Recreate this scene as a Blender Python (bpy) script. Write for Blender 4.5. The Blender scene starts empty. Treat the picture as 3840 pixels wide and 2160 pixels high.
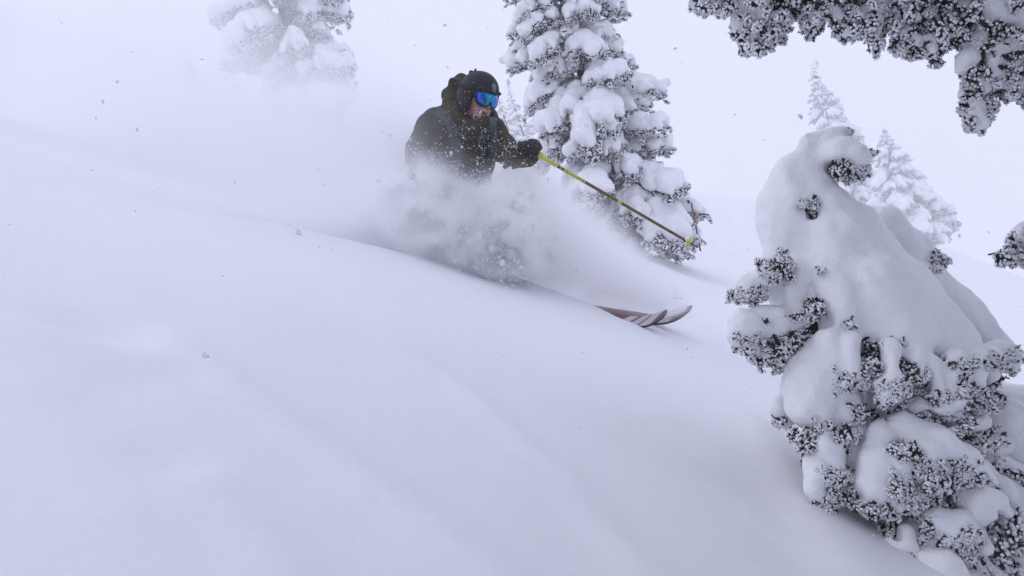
import bpy, math, random
import numpy as np
from mathutils import Vector, Matrix

random.seed(7)
RNG = np.random.default_rng(7)
scene = bpy.context.scene
COL = scene.collection

# ------------------------------------------------------------------ camera
FPX = 3200.0                       # focal length in pixels of the 3840 px wide photograph
ROLL = math.radians(18.0)          # the camera is held tilted; gravity is -Z
RGT = np.array([math.cos(ROLL), 0.0, -math.sin(ROLL)])
FWD = np.array([0.0, 1.0, 0.0])
UPV = np.array([math.sin(ROLL), 0.0, math.cos(ROLL)])
BAS = np.stack([RGT, FWD, UPV], axis=1)      # (right, forward, up) -> world
cam_d = bpy.data.cameras.new('camera')
cam = bpy.data.objects.new('camera', cam_d)
COL.objects.link(cam)
cam_d.sensor_width = 36.0
cam_d.lens = 36.0 * FPX / 3840.0
cam_d.clip_start = 0.05
cam_d.clip_end = 2000.0
cam.matrix_world = Matrix([[RGT[i], UPV[i], -FWD[i], 0.0] for i in range(3)] + [[0, 0, 0, 1]])
scene.camera = cam

# ------------------------------------------------------------------ sky, sun, exposure
SUN_EL, SUN_AZ = math.radians(52), math.radians(-72)    # azimuth from +Y towards +X
world = bpy.data.worlds.new('World')
scene.world = world
world.use_nodes = True
wn = world.node_tree
for n in list(wn.nodes):
    wn.nodes.remove(n)
w_out = wn.nodes.new('ShaderNodeOutputWorld')
w_bg = wn.nodes.new('ShaderNodeBackground')
w_sky = wn.nodes.new('ShaderNodeTexSky')
w_sky.sky_type = 'NISHITA'
w_sky.sun_disc = False
w_sky.sun_elevation = SUN_EL
w_sky.sun_rotation = SUN_AZ
w_sky.air_density = 1.0
w_sky.dust_density = 6.0
w_bg.inputs['Strength'].default_value = 0.1
w_mix = wn.nodes.new('ShaderNodeMix')
w_mix.data_type = 'RGBA'
w_mix.inputs['Factor'].default_value = 0.95        # a closed cloud cover in front of the clear sky
w_mix.inputs['B'].default_value = (7.6, 8.0, 10.4, 1)
wn.links.new(w_sky.outputs['Color'], w_mix.inputs['A'])
wn.links.new(w_mix.outputs['Result'], w_bg.inputs['Color'])
wn.links.new(w_bg.outputs['Background'], w_out.inputs['Surface'])

sun_d = bpy.data.lights.new('sun', 'SUN')
sun_d.energy = 1.3
sun_d.angle = math.radians(30)
sun_d.color = (1.0, 0.97, 0.93)
sun = bpy.data.objects.new('sun', sun_d)
COL.objects.link(sun)
sdir = Vector((math.sin(SUN_AZ) * math.cos(SUN_EL), math.cos(SUN_AZ) * math.cos(SUN_EL), math.sin(SUN_EL)))
sun.rotation_euler = sdir.to_track_quat('Z', 'Y').to_euler()
sun.location = sdir * 40

vs = scene.view_settings
vs.view_transform = 'Standard'
vs.look = 'None'
vs.exposure = 0.07
vs.gamma = 1.0
vs.use_curve_mapping = False
cy = scene.cycles
cy.use_denoising = True
cy.max_bounces = 32
cy.diffuse_bounces = 4
cy.glossy_bounces = 3
cy.transmission_bounces = 4
cy.volume_bounces = 32
cy.volume_step_rate = 4.0
cy.volume_max_steps = 256
cy.use_adaptive_sampling = True
cy.adaptive_threshold = 0.02
cy.sample_clamp_indirect = 4.0


# ------------------------------------------------------------------ small helpers
def Q(px, py, d):
    """photo pixel at distance d -> (right, forward, up) metres"""
    return np.array([(px - 1920.0) / FPX * d, d, (1080.0 - py) / FPX * d])


def W(q):
    return np.asarray(q) @ BAS.T


def P(px, py, d):
    return W(Q(px, py, d))


def _hash(ix, iy, iz, seed):
    h = (ix.astype(np.uint32) * np.uint32(374761393) + iy.astype(np.uint32) * np.uint32(668265263)
         + iz.astype(np.uint32) * np.uint32(2147483647) + np.uint32((seed * 974711) & 0xffffffff))
    h = (h ^ (h >> np.uint32(13))) * np.uint32(1274126177)
    h = h ^ (h >> np.uint32(16))
    return (h & np.uint32(0xffff)).astype(np.float32) / 32767.5 - 1.0


def vnoise(p, seed=0):
    p = np.asarray(p, dtype=np.float64)
    f = np.floor(p)
    t = (p - f).astype(np.float32)
    t = t * t * (3 - 2 * t)
    i = f.astype(np.int64)
    x, y, z = i[..., 0], i[..., 1], i[..., 2]
    tx, ty, tz = t[..., 0], t[..., 1], t[..., 2]
    r = 0
    for dx in (0, 1):
        for dy in (0, 1):
            for dz in (0, 1):
                w = (tx if dx else 1 - tx) * (ty if dy else 1 - ty) * (tz if dz else 1 - tz)
                r = r + w * _hash(x + dx, y + dy, z + dz, seed)
    return r


def fbm(p, seed=0, octaves=3, gain=0.5):
    r, a, s = 0, 1.0, 0.0
    for o in range(octaves):
        r = r + a * vnoise(np.asarray(p) * (2.03 ** o) + 17.3 * o, seed + o)
        s += a
        a *= gain
    return r / s


def sstep(a, b, x):
    t = np.clip((x - a) / (b - a), 0, 1)
    return t * t * (3 - 2 * t)


# ------------------------------------------------------------------ meshes
def make_mesh(name, verts, faces, mats, smooth=True, mat_idx=None):
    """faces: (n,3) or (n,4) int array, or a list of such arrays"""
    me = bpy.data.meshes.new(name)
    fl = faces if isinstance(faces, list) else [faces]
    fl = [np.asarray(f, dtype=np.int32) for f in fl if len(f)]
    verts = np.asarray(verts, dtype=np.float32)
    me.vertices.add(len(verts))
    me.vertices.foreach_set('co', verts.ravel())
    nl = sum(f.size for f in fl)
    nf = sum(len(f) for f in fl)
    me.loops.add(nl)
    me.polygons.add(nf)
    me.loops.foreach_set('vertex_index', np.concatenate([f.ravel() for f in fl]))
    starts, o = [], 0
    for f in fl:
        starts.append(o + np.arange(len(f)) * f.shape[1])
        o += f.size
    me.polygons.foreach_set('loop_start', np.concatenate(starts).astype(np.int32))
    if mat_idx is not None:
        me.polygons.foreach_set('material_index', np.asarray(mat_idx, dtype=np.int32))
    me.update(calc_edges=True)
    me.validate()
    me.polygons.foreach_set('use_smooth', np.full(len(me.polygons), smooth))
    for m in (mats if isinstance(mats, (list, tuple)) else [mats]):
        me.materials.append(m)
    return me


def obj(name, me, parent=None, loc=None):
    o = bpy.data.objects.new(name, me)
    COL.objects.link(o)
    if parent is not None:
        o.parent = parent
    if loc is not None:
        o.location = loc
    return o


def tag(o, label=None, cat=None, group=None, kind=None):
    if label:
        o['label'] = label
    if cat:
        o['category'] = cat
    if group:
        o['group'] = group
    if kind:
        o['kind'] = kind
    return o


def thing(name, loc, label, cat, group=None):
    e = obj(name, None, None, Vector(loc))
    e.empty_display_size = 0.1
    return tag(e, label, cat, group)


class Field:
    """signed distance grid: blobs are melted together, then skinned by surface nets"""

    def __init__(self, lo, hi, h):
        self.lo = np.array(lo, float)
        self.h = h
        self.n = np.maximum(np.ceil((np.array(hi, float) - self.lo) / h).astype(int) + 1, 4)
        self.F = np.full(tuple(self.n), 0.5, dtype=np.float32)

    def _block(self, lo, hi):
        a = np.clip(np.floor((lo - self.lo) / self.h).astype(int), 0, self.n - 1)
        b = np.clip(np.ceil((hi - self.lo) / self.h).astype(int) + 1, 1, self.n)
        if np.any(b <= a):
            return None, None
        ax = [self.lo[i] + self.h * np.arange(a[i], b[i]) for i in range(3)]
        g = np.stack(np.meshgrid(*ax, indexing='ij'), axis=-1)
        return (slice(a[0], b[0]), slice(a[1], b[1]), slice(a[2], b[2])), g

    def _mix(self, sl, d, k, cut=False):
        f = self.F[sl]
        if cut:
            d = -d
            h = np.clip(0.5 - 0.5 * (d - f) / k, 0, 1) if k > 0 else None
            self.F[sl] = np.maximum(f, d) if k <= 0 else (d * (1 - (1 - (1 - h))) * 0 + (f * h + d * (1 - h)) + k * h * (1 - h))
            return
        if k <= 0:
            self.F[sl] = np.minimum(f, d)
        else:
            h = np.clip(0.5 + 0.5 * (f - d) / k, 0, 1)
            self.F[sl] = f * (1 - h) + d * h - k * h * (1 - h)

    def cap(self, a, b, ra, rb=None, k=0.03, cut=False):
        a, b = np.asarray(a, float), np.asarray(b, float)
        rb = ra if rb is None else rb
        m = max(ra, rb) + k + 2 * self.h
        sl, g = self._block(np.minimum(a, b) - m, np.maximum(a, b) + m)
        if sl is None:
            return
        ab = b - a
        l2 = max(float(ab @ ab), 1e-12)
        t = np.clip(((g - a) @ ab) / l2, 0, 1)
        d = np.linalg.norm(g - a - t[..., None] * ab, axis=-1) - (ra + (rb - ra) * t)
        self._mix(sl, d.astype(np.float32), k, cut)

    def chain(self, pts, k=0.03):
        """pts: list of (point, radius)"""
        if len(pts) == 1:
            self.cap(pts[0][0], pts[0][0], pts[0][1], k=k)
        for (a, ra), (b, rb) in zip(pts[:-1], pts[1:]):
            self.cap(a, b, ra, rb, k)

    def ell(self, c, r, k=0.03, rot=None, cut=False):
        c, r = np.asarray(c, float), np.asarray(r, float)
        m = r.max() + k + 2 * self.h
        sl, g = self._block(c - m, c + m)
        if sl is None:
            return
        p = g - c
        if rot is not None:
            p = p @ rot                 # columns of rot = the ellipsoid's own axes
        kk = np.linalg.norm(p / r, axis=-1)
        k2 = np.linalg.norm(p / (r * r), axis=-1) + 1e-9
        d = kk * (kk - 1) / k2
        self._mix(sl, d.astype(np.float32), k, cut)

    def box(self, c, r, k=0.01, rot=None, rad=0.0, cut=False):
        c, r = np.asarray(c, float), np.asarray(r, float)
        m = np.linalg.norm(r) + k + 2 * self.h
        sl, g = self._block(c - m, c + m)
        if sl is None:
            return
        p = g - c
        if rot is not None:
            p = p @ rot
        q = np.abs(p) - (r - rad)
        d = np.linalg.norm(np.maximum(q, 0), axis=-1) + np.minimum(q.max(axis=-1), 0) - rad
        self._mix(sl, d.astype(np.float32), k, cut)

    def grid(self):
        ax = [self.lo[i] + self.h * np.arange(self.n[i]) for i in range(3)]
        return np.stack(np.meshgrid(*ax, indexing='ij'), axis=-1)

    def roughen(self, amp, freq, seed=0, octaves=2, band=None):
        m = np.abs(self.F) < (band or (amp * 2 + 2 * self.h))
        idx = np.argwhere(m)
        p = self.lo + idx * self.h
        self.F[m] += (amp * fbm(p * freq, seed, octaves)).astype(np.float32)

    def rills(self, amp, axis, fine, coarse, seed=0):
        """runnels drawn out along one axis"""
        m = np.abs(self.F) < amp * 2 + 2 * self.h
        p = self.lo + np.argwhere(m) * self.h
        ax_ = np.asarray(axis, float)
        ax_ /= np.linalg.norm(ax_)
        a = p @ ax_
        p = (p - a[:, None] * ax_) * fine + a[:, None] * ax_ * coarse
        self.F[m] += (amp * fbm(p, seed, 2)).astype(np.float32)

    def mesh(self):
        F, h = self.F, self.h
        F[0], F[-1], F[:, 0], F[:, -1], F[:, :, 0], F[:, :, -1] = .5, .5, .5, .5, .5, .5
        I = F < 0
        nx, ny, nz = F.shape
        s = np.zeros((nx - 1, ny - 1, nz - 1), np.int8)
        for dx in (0, 1):
            for dy in (0, 1):
                for dz in (0, 1):
                    s += I[dx:nx - 1 + dx, dy:ny - 1 + dy, dz:nz - 1 + dz]
        act = np.argwhere((s > 0) & (s < 8))
        vid = np.full((nx - 1, ny - 1, nz - 1), -1, np.int32)
        vid[act[:, 0], act[:, 1], act[:, 2]] = np.arange(len(act))
        cs = np.array([(x, y, z) for x in (0, 1) for y in (0, 1) for z in (0, 1)])
        acc = np.zeros((len(act), 3))
        cnt = np.zeros(len(act))
        for i in range(8):
            for j in range(i + 1, 8):
                if np.abs(cs[i] - cs[j]).sum() != 1:
                    continue
                a, b = act + cs[i], act + cs[j]
                fa, fb = F[a[:, 0], a[:, 1], a[:, 2]], F[b[:, 0], b[:, 1], b[:, 2]]
                c = (fa < 0) != (fb < 0)
                t = fa[c] / (fa[c] - fb[c])
                acc[c] += cs[i] + t[:, None] * (cs[j] - cs[i])
                cnt[c] += 1
        v = self.lo + (act + acc / cnt[:, None]) * h
        quads = []
        for ax in range(3):
            u, w = (ax + 1) % 3, (ax + 2) % 3
            A = np.moveaxis(I, [ax, u, w], [0, 1, 2])
            V = np.moveaxis(vid, [ax, u, w], [0, 1, 2])
            e = A[:-1] != A[1:]
            e[:, 0, :] = False
            e[:, :, 0] = False
            e[:, -1, :] = False
            e[:, :, -1] = False
            id_ = np.argwhere(e)
            if not len(id_):
                continue
            i, j, k = id_.T
            q = np.stack([V[i, j - 1, k - 1], V[i, j, k - 1], V[i, j, k], V[i, j - 1, k]], axis=1)
            fl = ~A[i, j, k]
            q[fl] = q[fl][:, ::-1]
            quads.append(q)
        q = np.concatenate(quads)
        return v, q[(q >= 0).all(axis=1)]


def relax(v, q, it=2, f=0.5):
    """light Laplacian smoothing of a surface-nets skin"""
    n = len(v)
    e = np.concatenate([q[:, [0, 1]], q[:, [1, 2]], q[:, [2, 3]], q[:, [3, 0]]])
    for _ in range(it):
        s = np.zeros_like(v)
        c = np.zeros(n)
        for a, b in ((0, 1), (1, 0)):
            for k in range(3):
                s[:, k] += np.bincount(e[:, a], weights=v[e[:, b], k], minlength=n)
            c += np.bincount(e[:, a], minlength=n)
        v = v * (1 - f) + f * s / np.maximum(c, 1)[:, None]
    return v


def spindles(p, d, ln, wd, sides=3, mid=0.55):
    """tapered spikes: base p, direction d, length ln, half width wd -> verts, tris"""
    n = len(p)
    d = d / (np.linalg.norm(d, axis=1, keepdims=True) + 1e-9)
    ref = np.where(np.abs(d[:, 2:3]) < 0.9, np.array([[0, 0, 1.0]]), np.array([[1.0, 0, 0]]))
    u = np.cross(d, ref)
    u /= np.linalg.norm(u, axis=1, keepdims=True)
    w = np.cross(d, u)
    ln, wd = np.broadcast_to(ln, n)[:, None], np.broadcast_to(wd, n)[:, None]
    vs_ = [p]
    for s in range(sides):
        a = 2 * math.pi * s / sides
        vs_.append(p + d * ln * mid + wd * (u * math.cos(a) + w * math.sin(a)))
    vs_.append(p + d * ln)
    V = np.stack(vs_, axis=1).reshape(-1, 3)
    t = []
    for s in range(sides):
        a, b = 1 + s, 1 + (s + 1) % sides
        t += [(0, b, a), (sides + 1, a, b)]
    T = (np.arange(n)[:, None, None] * (sides + 2) + np.array(t)[None]).reshape(-1, 3)
    return V, T


def rand_dirs(n, rng=RNG):
    d = rng.normal(size=(n, 3))
    return d / np.linalg.norm(d, axis=1, keepdims=True)


def tuft_mesh(name, centers, radii, frost=30, needles=16, flen=0.022, fw=0.006, nlen=0.026, nw=0.0016,
              rng=RNG, frost_prob=None, mats=None, lean=None):
    """rimed needle clumps: dark needles and thick white rime grains standing out of each clump"""
    V, T, M, o = [], [], [], 0
    centers = np.asarray(centers)
    radii = np.broadcast_to(radii, len(centers))
    fp = np.ones(len(centers)) if frost_prob is None else np.asarray(frost_prob)
    tw = rng.normal(size=(len(centers), 3)) * [0.8, 0.8, 0.5] + (np.array([0, 0, -0.55]) if lean is None else lean)
    tw /= np.linalg.norm(tw, axis=1, keepdims=True)
    half = radii * rng.uniform(1.2, 2.3, len(centers))

    def ring(idx):
        a = rng.uniform(-1, 1, len(idx))
        d_ = rand_dirs(len(idx), rng)
        t_ = tw[idx]
        d_ = d_ - t_ * (d_ * t_).sum(1, keepdims=True)
        d_ /= np.linalg.norm(d_, axis=1, keepdims=True) + 1e-9
        taper = np.sqrt(np.clip(1 - a ** 2, 0.12, 1))
        return centers[idx] + t_ * (a * half[idx])[:, None], d_ + t_ * (0.55 + 0.5 * np.maximum(a, 0))[:, None], taper

    cn = np.repeat(np.arange(len(centers)), needles)
    p, d, tp = ring(cn)
    v, t = spindles(p, d, (radii[cn] * 0.75 + nlen * rng.uniform(0.3, 1.1, len(cn))) * (0.5 + 0.5 * tp), nw * rng.uniform(0.8, 2.2, len(cn)), 3, 0.5)
    V.append(v); T.append(t + o); M.append(np.zeros(len(t), int)); o += len(v)
    # the dark twig itself
    v, t = spindles(centers - tw * (half * 1.15)[:, None], tw, half * 2.3, radii * 0.42, 5, 0.45)
    V.append(v); T.append(t + o); M.append(np.zeros(len(t), int)); o += len(v)
    cf = np.repeat(np.arange(len(centers)), frost)
    cf = cf[rng.uniform(size=len(cf)) < fp[cf]]
    p, d, tp = ring(cf)
    v, t = spindles(p + d * (radii[cf] * 0.30 * tp)[:, None], d + rng.normal(size=d.shape) * 0.25 + [0, 0, 0.12],
                    radii[cf] * 0.45 * tp + flen * rng.uniform(0.6, 1.25, len(cf)), fw * rng.uniform(0.6, 1.4, len(cf)), 5, 0.62)
    V.append(v); T.append(t + o); M.append(np.ones(len(t), int)); o += len(v)
    return make_mesh(name, np.concatenate(V), np.concatenate(T), mats, True, np.concatenate(M))


def tube(pts, rad, sides=8):
    pts = np.asarray(pts, float)
    rad = np.broadcast_to(rad, len(pts))
    tg = np.gradient(pts, axis=0)
    tg /= np.linalg.norm(tg, axis=1, keepdims=True)
    ref = np.array([0, 0, 1.0]) if abs(tg[0, 2]) < 0.9 else np.array([1.0, 0, 0])
    V, F = [], []
    for i, (p, t) in enumerate(zip(pts, tg)):
        u = np.cross(t, ref)
        u /= np.linalg.norm(u)
        w = np.cross(t, u)
        for s in range(sides):
            a = 2 * math.pi * s / sides
            V.append(p + rad[i] * (u * math.cos(a) + w * math.sin(a)))
    for i in range(len(pts) - 1):
        for s in range(sides):
            a, b = i * sides + s, i * sides + (s + 1) % sides
            F.append((a, b, b + sides, a + sides))
    V += [pts[0], pts[-1]]
    n = len(V)
    T = []
    for s in range(sides):
        T.append((n - 2, (s + 1) % sides, s))
        T.append((n - 1, (len(pts) - 1) * sides + s, (len(pts) - 1) * sides + (s + 1) % sides))
    return np.array(V), [np.array(F), np.array(T)]


# ------------------------------------------------------------------ materials
def mat(name, col, rough=0.6, metal=0.0, noise=0.0, nscale=20.0, bump=0.0, bscale=60.0, sheen=0.0, sss=0.0,
        spec=0.5, col2=None, coat=0.0):
    m = bpy.data.materials.new(name)
    m.use_nodes = True
    nt = m.node_tree
    b = nt.nodes['Principled BSDF']
    b.inputs['Base Color'].default_value = (*col, 1)
    b.inputs['Roughness'].default_value = rough
    b.inputs['Metallic'].default_value = metal
    b.inputs['Specular IOR Level'].default_value = spec
    b.inputs['Sheen Weight'].default_value = sheen
    b.inputs['Coat Weight'].default_value = coat
    if sss:
        b.inputs['Subsurface Weight'].default_value = sss
        b.inputs['Subsurface Scale'].default_value = 0.02
    tc = nt.nodes.new('ShaderNodeTexCoord')
    if noise or col2:
        n1 = nt.nodes.new('ShaderNodeTexNoise')
        n1.inputs['Scale'].default_value = nscale
        n1.inputs['Detail'].default_value = 5
        nt.links.new(tc.outputs['Object'], n1.inputs['Vector'])
        mx = nt.nodes.new('ShaderNodeMix')
        mx.data_type = 'RGBA'
        mx.inputs['A'].default_value = (*[c * (1 - noise) for c in col], 1)
        mx.inputs['B'].default_value = (*(col2 or [min(1, c * (1 + noise)) for c in col]), 1)
        rp = nt.nodes.new('ShaderNodeMapRange')
        rp.inputs['From Min'].default_value = 0.35
        rp.inputs['From Max'].default_value = 0.65
        nt.links.new(n1.outputs['Fac'], rp.inputs['Value'])
        nt.links.new(rp.outputs['Result'], mx.inputs['Factor'])
        nt.links.new(mx.outputs['Result'], b.inputs['Base Color'])
    if bump:
        n2 = nt.nodes.new('ShaderNodeTexNoise')
        n2.inputs['Scale'].default_value = bscale
        n2.inputs['Detail'].default_value = 6
        n2.inputs['Roughness'].default_value = 0.6
        nt.links.new(tc.outputs['Object'], n2.inputs['Vector'])
        bp = nt.nodes.new('ShaderNodeBump')
        bp.inputs['Strength'].default_value = bump
        bp.inputs['Distance'].default_value = 0.01
        nt.links.new(n2.outputs['Fac'], bp.inputs['Height'])
        nt.links.new(bp.outputs['Normal'], b.inputs['Normal'])
    return m


M_SNOW = mat('snow', (0.84, 0.845, 0.86), 0.75, noise=0.02, nscale=3, bump=0.45, bscale=70, spec=0.2)
M_GSNOW = mat('ground_snow', (0.82, 0.825, 0.85), 0.75, noise=0.015, nscale=0.8, bump=0.3, bscale=22, spec=0.2)
M_FROST = mat('rime', (0.80, 0.81, 0.83), 0.7, noise=0.08, nscale=60, spec=0.2)
M_NEEDLE = mat('needles', (0.014, 0.020, 0.017), 0.6, noise=0.4, nscale=12, col2=(0.035, 0.028, 0.022), spec=0.2)
M_BARK = mat('bark', (0.035, 0.028, 0.024), 0.9, noise=0.4, nscale=30, bump=0.6, bscale=80, spec=0.1)
M_JACKET = mat('jacket_cloth', (0.044, 0.039, 0.024), 0.8, noise=0.25, nscale=14, bump=0.35, bscale=90, sheen=0.0, spec=0.15)
M_STRAP = mat('strap_webbing', (0.072, 0.076, 0.082), 0.8, noise=0.3, nscale=25, bump=0.4, bscale=160, spec=0.2)
M_ZIP = mat('zip_tape', (0.008, 0.008, 0.009), 0.6, noise=0.2, nscale=40)
M_PANTS = mat('trouser_cloth', (0.050, 0.030, 0.030), 0.8, noise=0.3, nscale=14, bump=0.35, bscale=90, spec=0.2)
M_BOOT = mat('boot_shell', (0.015, 0.015, 0.017), 0.4, noise=0.2, nscale=20)
M_GLOVE = mat('glove_leather', (0.007, 0.007, 0.010), 0.5, spec=0.3, noise=0.4, nscale=30, bump=0.5, bscale=120)
M_HELM = mat('helmet_shell', (0.006, 0.006, 0.008), 0.55, noise=0.3, nscale=25, bump=0.05, bscale=120, spec=0.25)
M_PAD = mat('helmet_padding', (0.006, 0.006, 0.007), 0.9, noise=0.2, nscale=40, bump=0.3, bscale=100)
M_BADGE = mat('badge_print', (0.22, 0.23, 0.24), 0.5, noise=0.2, nscale=200)
M_SKIN = mat('skin', (0.33, 0.155, 0.13), 0.5, noise=0.15, nscale=40, bump=0.2, bscale=200, sss=0.1)
M_LIP = mat('lips', (0.16, 0.045, 0.045), 0.45, noise=0.2, nscale=60)
M_YELLOW = mat('pole_yellow', (0.50, 0.53, 0.06), 0.4, noise=0.06, nscale=40)
M_OLIVE = mat('pole_olive', (0.125, 0.085, 0.010), 0.35, noise=0.15, nscale=30)
M_INK = mat('pole_ink', (0.10, 0.09, 0.012), 0.5, noise=0.1, nscale=30)
M_STEEL = mat('tip_steel', (0.10, 0.09, 0.06), 0.4, metal=0.6, noise=0.2, nscale=60)
M_SKIBASE = mat('ski_base', (0.010, 0.011, 0.018), 0.35, noise=0.2, nscale=30)
M_RED = mat('marker_red', (0.30, 0.07, 0.05), 0.6, noise=0.2, nscale=20)
M_BLACK = mat('marker_black', (0.012, 0.012, 0.014), 0.6, noise=0.2, nscale=20)


def lens_material():
    m = bpy.data.materials.new('mirror_lens')
    m.use_nodes = True
    nt = m.node_tree
    b = nt.nodes['Principled BSDF']
    at = nt.nodes.new('ShaderNodeAttribute')
    at.attribute_name = 'tint'
    rp = nt.nodes.new('ShaderNodeValToRGB')
    e = rp.color_ramp.elements
    e[0].position, e[0].color = 0.0, (0.012, 0.22, 0.30, 1)
    e[1].position, e[1].color = 1.0, (0.14, 0.05, 0.36, 1)
    for ps, c in ((0.30, (0.012, 0.18, 0.42, 1)), (0.55, (0.015, 0.11, 0.62, 1)), (0.78, (0.05, 0.07, 0.55, 1))):
        x = e.new(ps)
        x.color = c
    ns = nt.nodes.new('ShaderNodeTexNoise')
    ns.inputs['Scale'].default_value = 14
    tc = nt.nodes.new('ShaderNodeTexCoord')
    nt.links.new(tc.outputs['Object'], ns.inputs['Vector'])
    ad = nt.nodes.new('ShaderNodeMath')
    ad.operation = 'MULTIPLY_ADD'
    ad.inputs[1].default_value = 0.25
    nt.links.new(ns.outputs['Fac'], ad.inputs[0])
    sb = nt.nodes.new('ShaderNodeMath')
    sb.operation = 'SUBTRACT'
    sb.inputs[1].default_value = 0.125
    nt.links.new(at.outputs['Fac'], ad.inputs[2])
    nt.links.new(ad.outputs[0], sb.inputs[0])
    nt.links.new(sb.outputs[0], rp.inputs['Fac'])
    nt.links.new(rp.outputs['Color'], b.inputs['Base Color'])
    b.inputs['Metallic'].default_value = 1.0
    b.inputs['Roughness'].default_value = 0.18
    return m


M_LENS = lens_material()


def flake_material():
    m = bpy.data.materials.new('snow_flakes')
    m.use_nodes = True
    nt = m.node_tree
    out = nt.nodes['Material Output']
    b = nt.nodes['Principled BSDF']
    b.inputs['Base Color'].default_value = (0.88, 0.885, 0.9, 1)
    b.inputs['Roughness'].default_value = 0.7
    tr = nt.nodes.new('ShaderNodeBsdfTranslucent')
    tr.inputs['Color'].default_value = (0.88, 0.885, 0.9, 1)
    mx = nt.nodes.new('ShaderNodeMixShader')
    mx.inputs[0].default_value = 0.5
    nt.links.new(b.outputs[0], mx.inputs[1])
    nt.links.new(tr.outputs[0], mx.inputs[2])
    nt.links.new(mx.outputs[0], out.inputs['Surface'])
    return m


M_FLAKE = flake_material()


def ski_top_material():
    m = bpy.data.materials.new('ski_topsheet')
    m.use_nodes = True
    nt = m.node_tree
    b = nt.nodes['Principled BSDF']
    at = nt.nodes.new('ShaderNodeAttribute')
    at.attribute_name = 'stripe'
    rp = nt.nodes.new('ShaderNodeValToRGB')
    rp.color_ramp.interpolation = 'CONSTANT'
    e = rp.color_ramp.elements
    red, wh = (0.17, 0.065, 0.07, 1), (0.55, 0.52, 0.55, 1)
    e[0].position, e[0].color = 0.0, red
    e[1].position, e[1].color = 0.40, wh
    for ps, c in ((0.50, red), (0.535, wh), (0.63, red), (0.66, wh), (0.80, red)):
        x = e.new(ps)
        x.color = c
    nt.links.new(at.outputs['Fac'], rp.inputs['Fac'])
    nt.links.new(rp.outputs['Color'], b.inputs['Base Color'])
    b.inputs['Roughness'].default_value = 0.4
    return m


M_SKITOP = ski_top_material()

# ------------------------------------------------------------------ the slope
PA, PB, PC = -0.763, -0.316, 0.156          # plane in (right, up, forward): up = PA + PB*right + PC*forward


def plane_pt(px, py):
    """where the sight line through a photo pixel meets the mean slope"""
    line = 1080 - FPX * PC - PB * (px - 1920)
    d = -PA * FPX / max(py - line, 1.0)
    return P(px, py, d)


_c, _s = math.cos(ROLL), math.sin(ROLL)
_den = _c - (-PB) * _s
GZ0, GX, GY = PA / _den, -(_s - PB * _c) / _den, PC / _den
SLOPE_N = np.array([-GX, -GY, 1.0])
SLOPE_N /= np.linalg.norm(SLOPE_N)

LIP = np.array([plane_pt(*p)[:2] for p in
                [(330, 800), (700, 815), (1060, 850), (1500, 960), (1950, 1066), (2250, 1172), (2330, 1205), (2420, 1225)]])
LIP = LIP[np.argsort(LIP[:, 0])]
RIDGES = []       # (polyline, height, half width)
for pl, hh, ww in [([(640, 1240), (900, 1450), (1200, 1660), (1500, 1870), (1900, 2150)], 0.024, 0.05),
                   ([(1480, 1300), (1700, 1430), (1900, 1600), (2150, 1800)], 0.016, 0.055),
                   ([(780, 1820), (960, 2000), (1100, 2150)], 0.026, 0.045),
                   ([(100, 1450), (330, 1700), (520, 1900)], 0.014, 0.055),
                   ([(1950, 1750), (2200, 1900), (2450, 2150)], 0.014, 0.055),
                   ([(2860, 1620), (2960, 1760), (3080, 1930), (3230, 2160)], 0.035, 0.10)]:
    RIDGES.append((np.array([plane_pt(*p)[:2] for p in pl]), hh, ww))
DENTS = [(plane_pt(330, 1185)[:2], -0.05, 0.13), (plane_pt(120, 1240)[:2], 0.03, 0.12),
         (plane_pt(480, 1420)[:2], -0.02, 0.06), (plane_pt(300, 1520)[:2], -0.012, 0.05),
         (plane_pt(700, 1380)[:2], -0.015, 0.06), (plane_pt(620, 1700)[:2], -0.012, 0.05),
         (plane_pt(1150, 1760)[:2], -0.012, 0.05)]
HUMP = P(3460, 1080, 104)


def seg_dist(x, y, pl):
    best = np.full(np.shape(x), 1e9)
    for a, b in zip(pl[:-1], pl[1:]):
        ab = b - a
        t = np.clip(((x - a[0]) * ab[0] + (y - a[1]) * ab[1]) / (ab @ ab), 0, 1)
        best = np.minimum(best, np.hypot(x - a[0] - t * ab[0], y - a[1] - t * ab[1]))
    return best


def ground(x, y):
    x, y = np.asarray(x, float), np.asarray(y, float)
    z = GZ0 + GX * x + GY * y
    z = z + 7.4 * np.exp(-(((x - HUMP[0]) / 29) ** 2 + ((y - HUMP[1]) / 31) ** 2))
    yl = np.interp(x, LIP[:, 0], LIP[:, 1])
    s = y - yl
    win = sstep(LIP[0, 0] + 0.0, LIP[0, 0] + 1.5, x) * (1 - sstep(LIP[-1, 0] - 0.25, LIP[-1, 0] + 0.05, x))
    z = z - 0.26 * win * sstep(-0.04, 0.22, s) * (1 - sstep(0.5, 1.15, s))
    z = z + 0.035 * win * np.exp(-np.abs(s / 0.3)) * (s < 0) + 0.035 * win * np.exp(-(np.maximum(s, 0) / 0.1) ** 2) * (s >= 0)
    for pl, hh, ww in RIDGES:
        z = z + hh * np.exp(-(seg_dist(x, y, pl) / ww) ** 2)
    for c, hh, ww in DENTS:
        z = z + hh * np.exp(-((x - c[0]) ** 2 + (y - c[1]) ** 2) / ww ** 2)
    p = np.stack([x, y, np.zeros_like(x)], axis=-1)
    z = z + 0.035 * fbm(p * 0.9, 3, 2) + 0.010 * fbm(p * np.array([4.0, 3.0, 1]), 9, 3) + 0.0022 * fbm(p * np.array([16.0, 11.0, 1]), 19, 2)
    far = sstep(9, 30, np.hypot(x, y - 4))
    z = z + far * 0.9 * fbm(p * 0.09, 5, 3)
    return z


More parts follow.
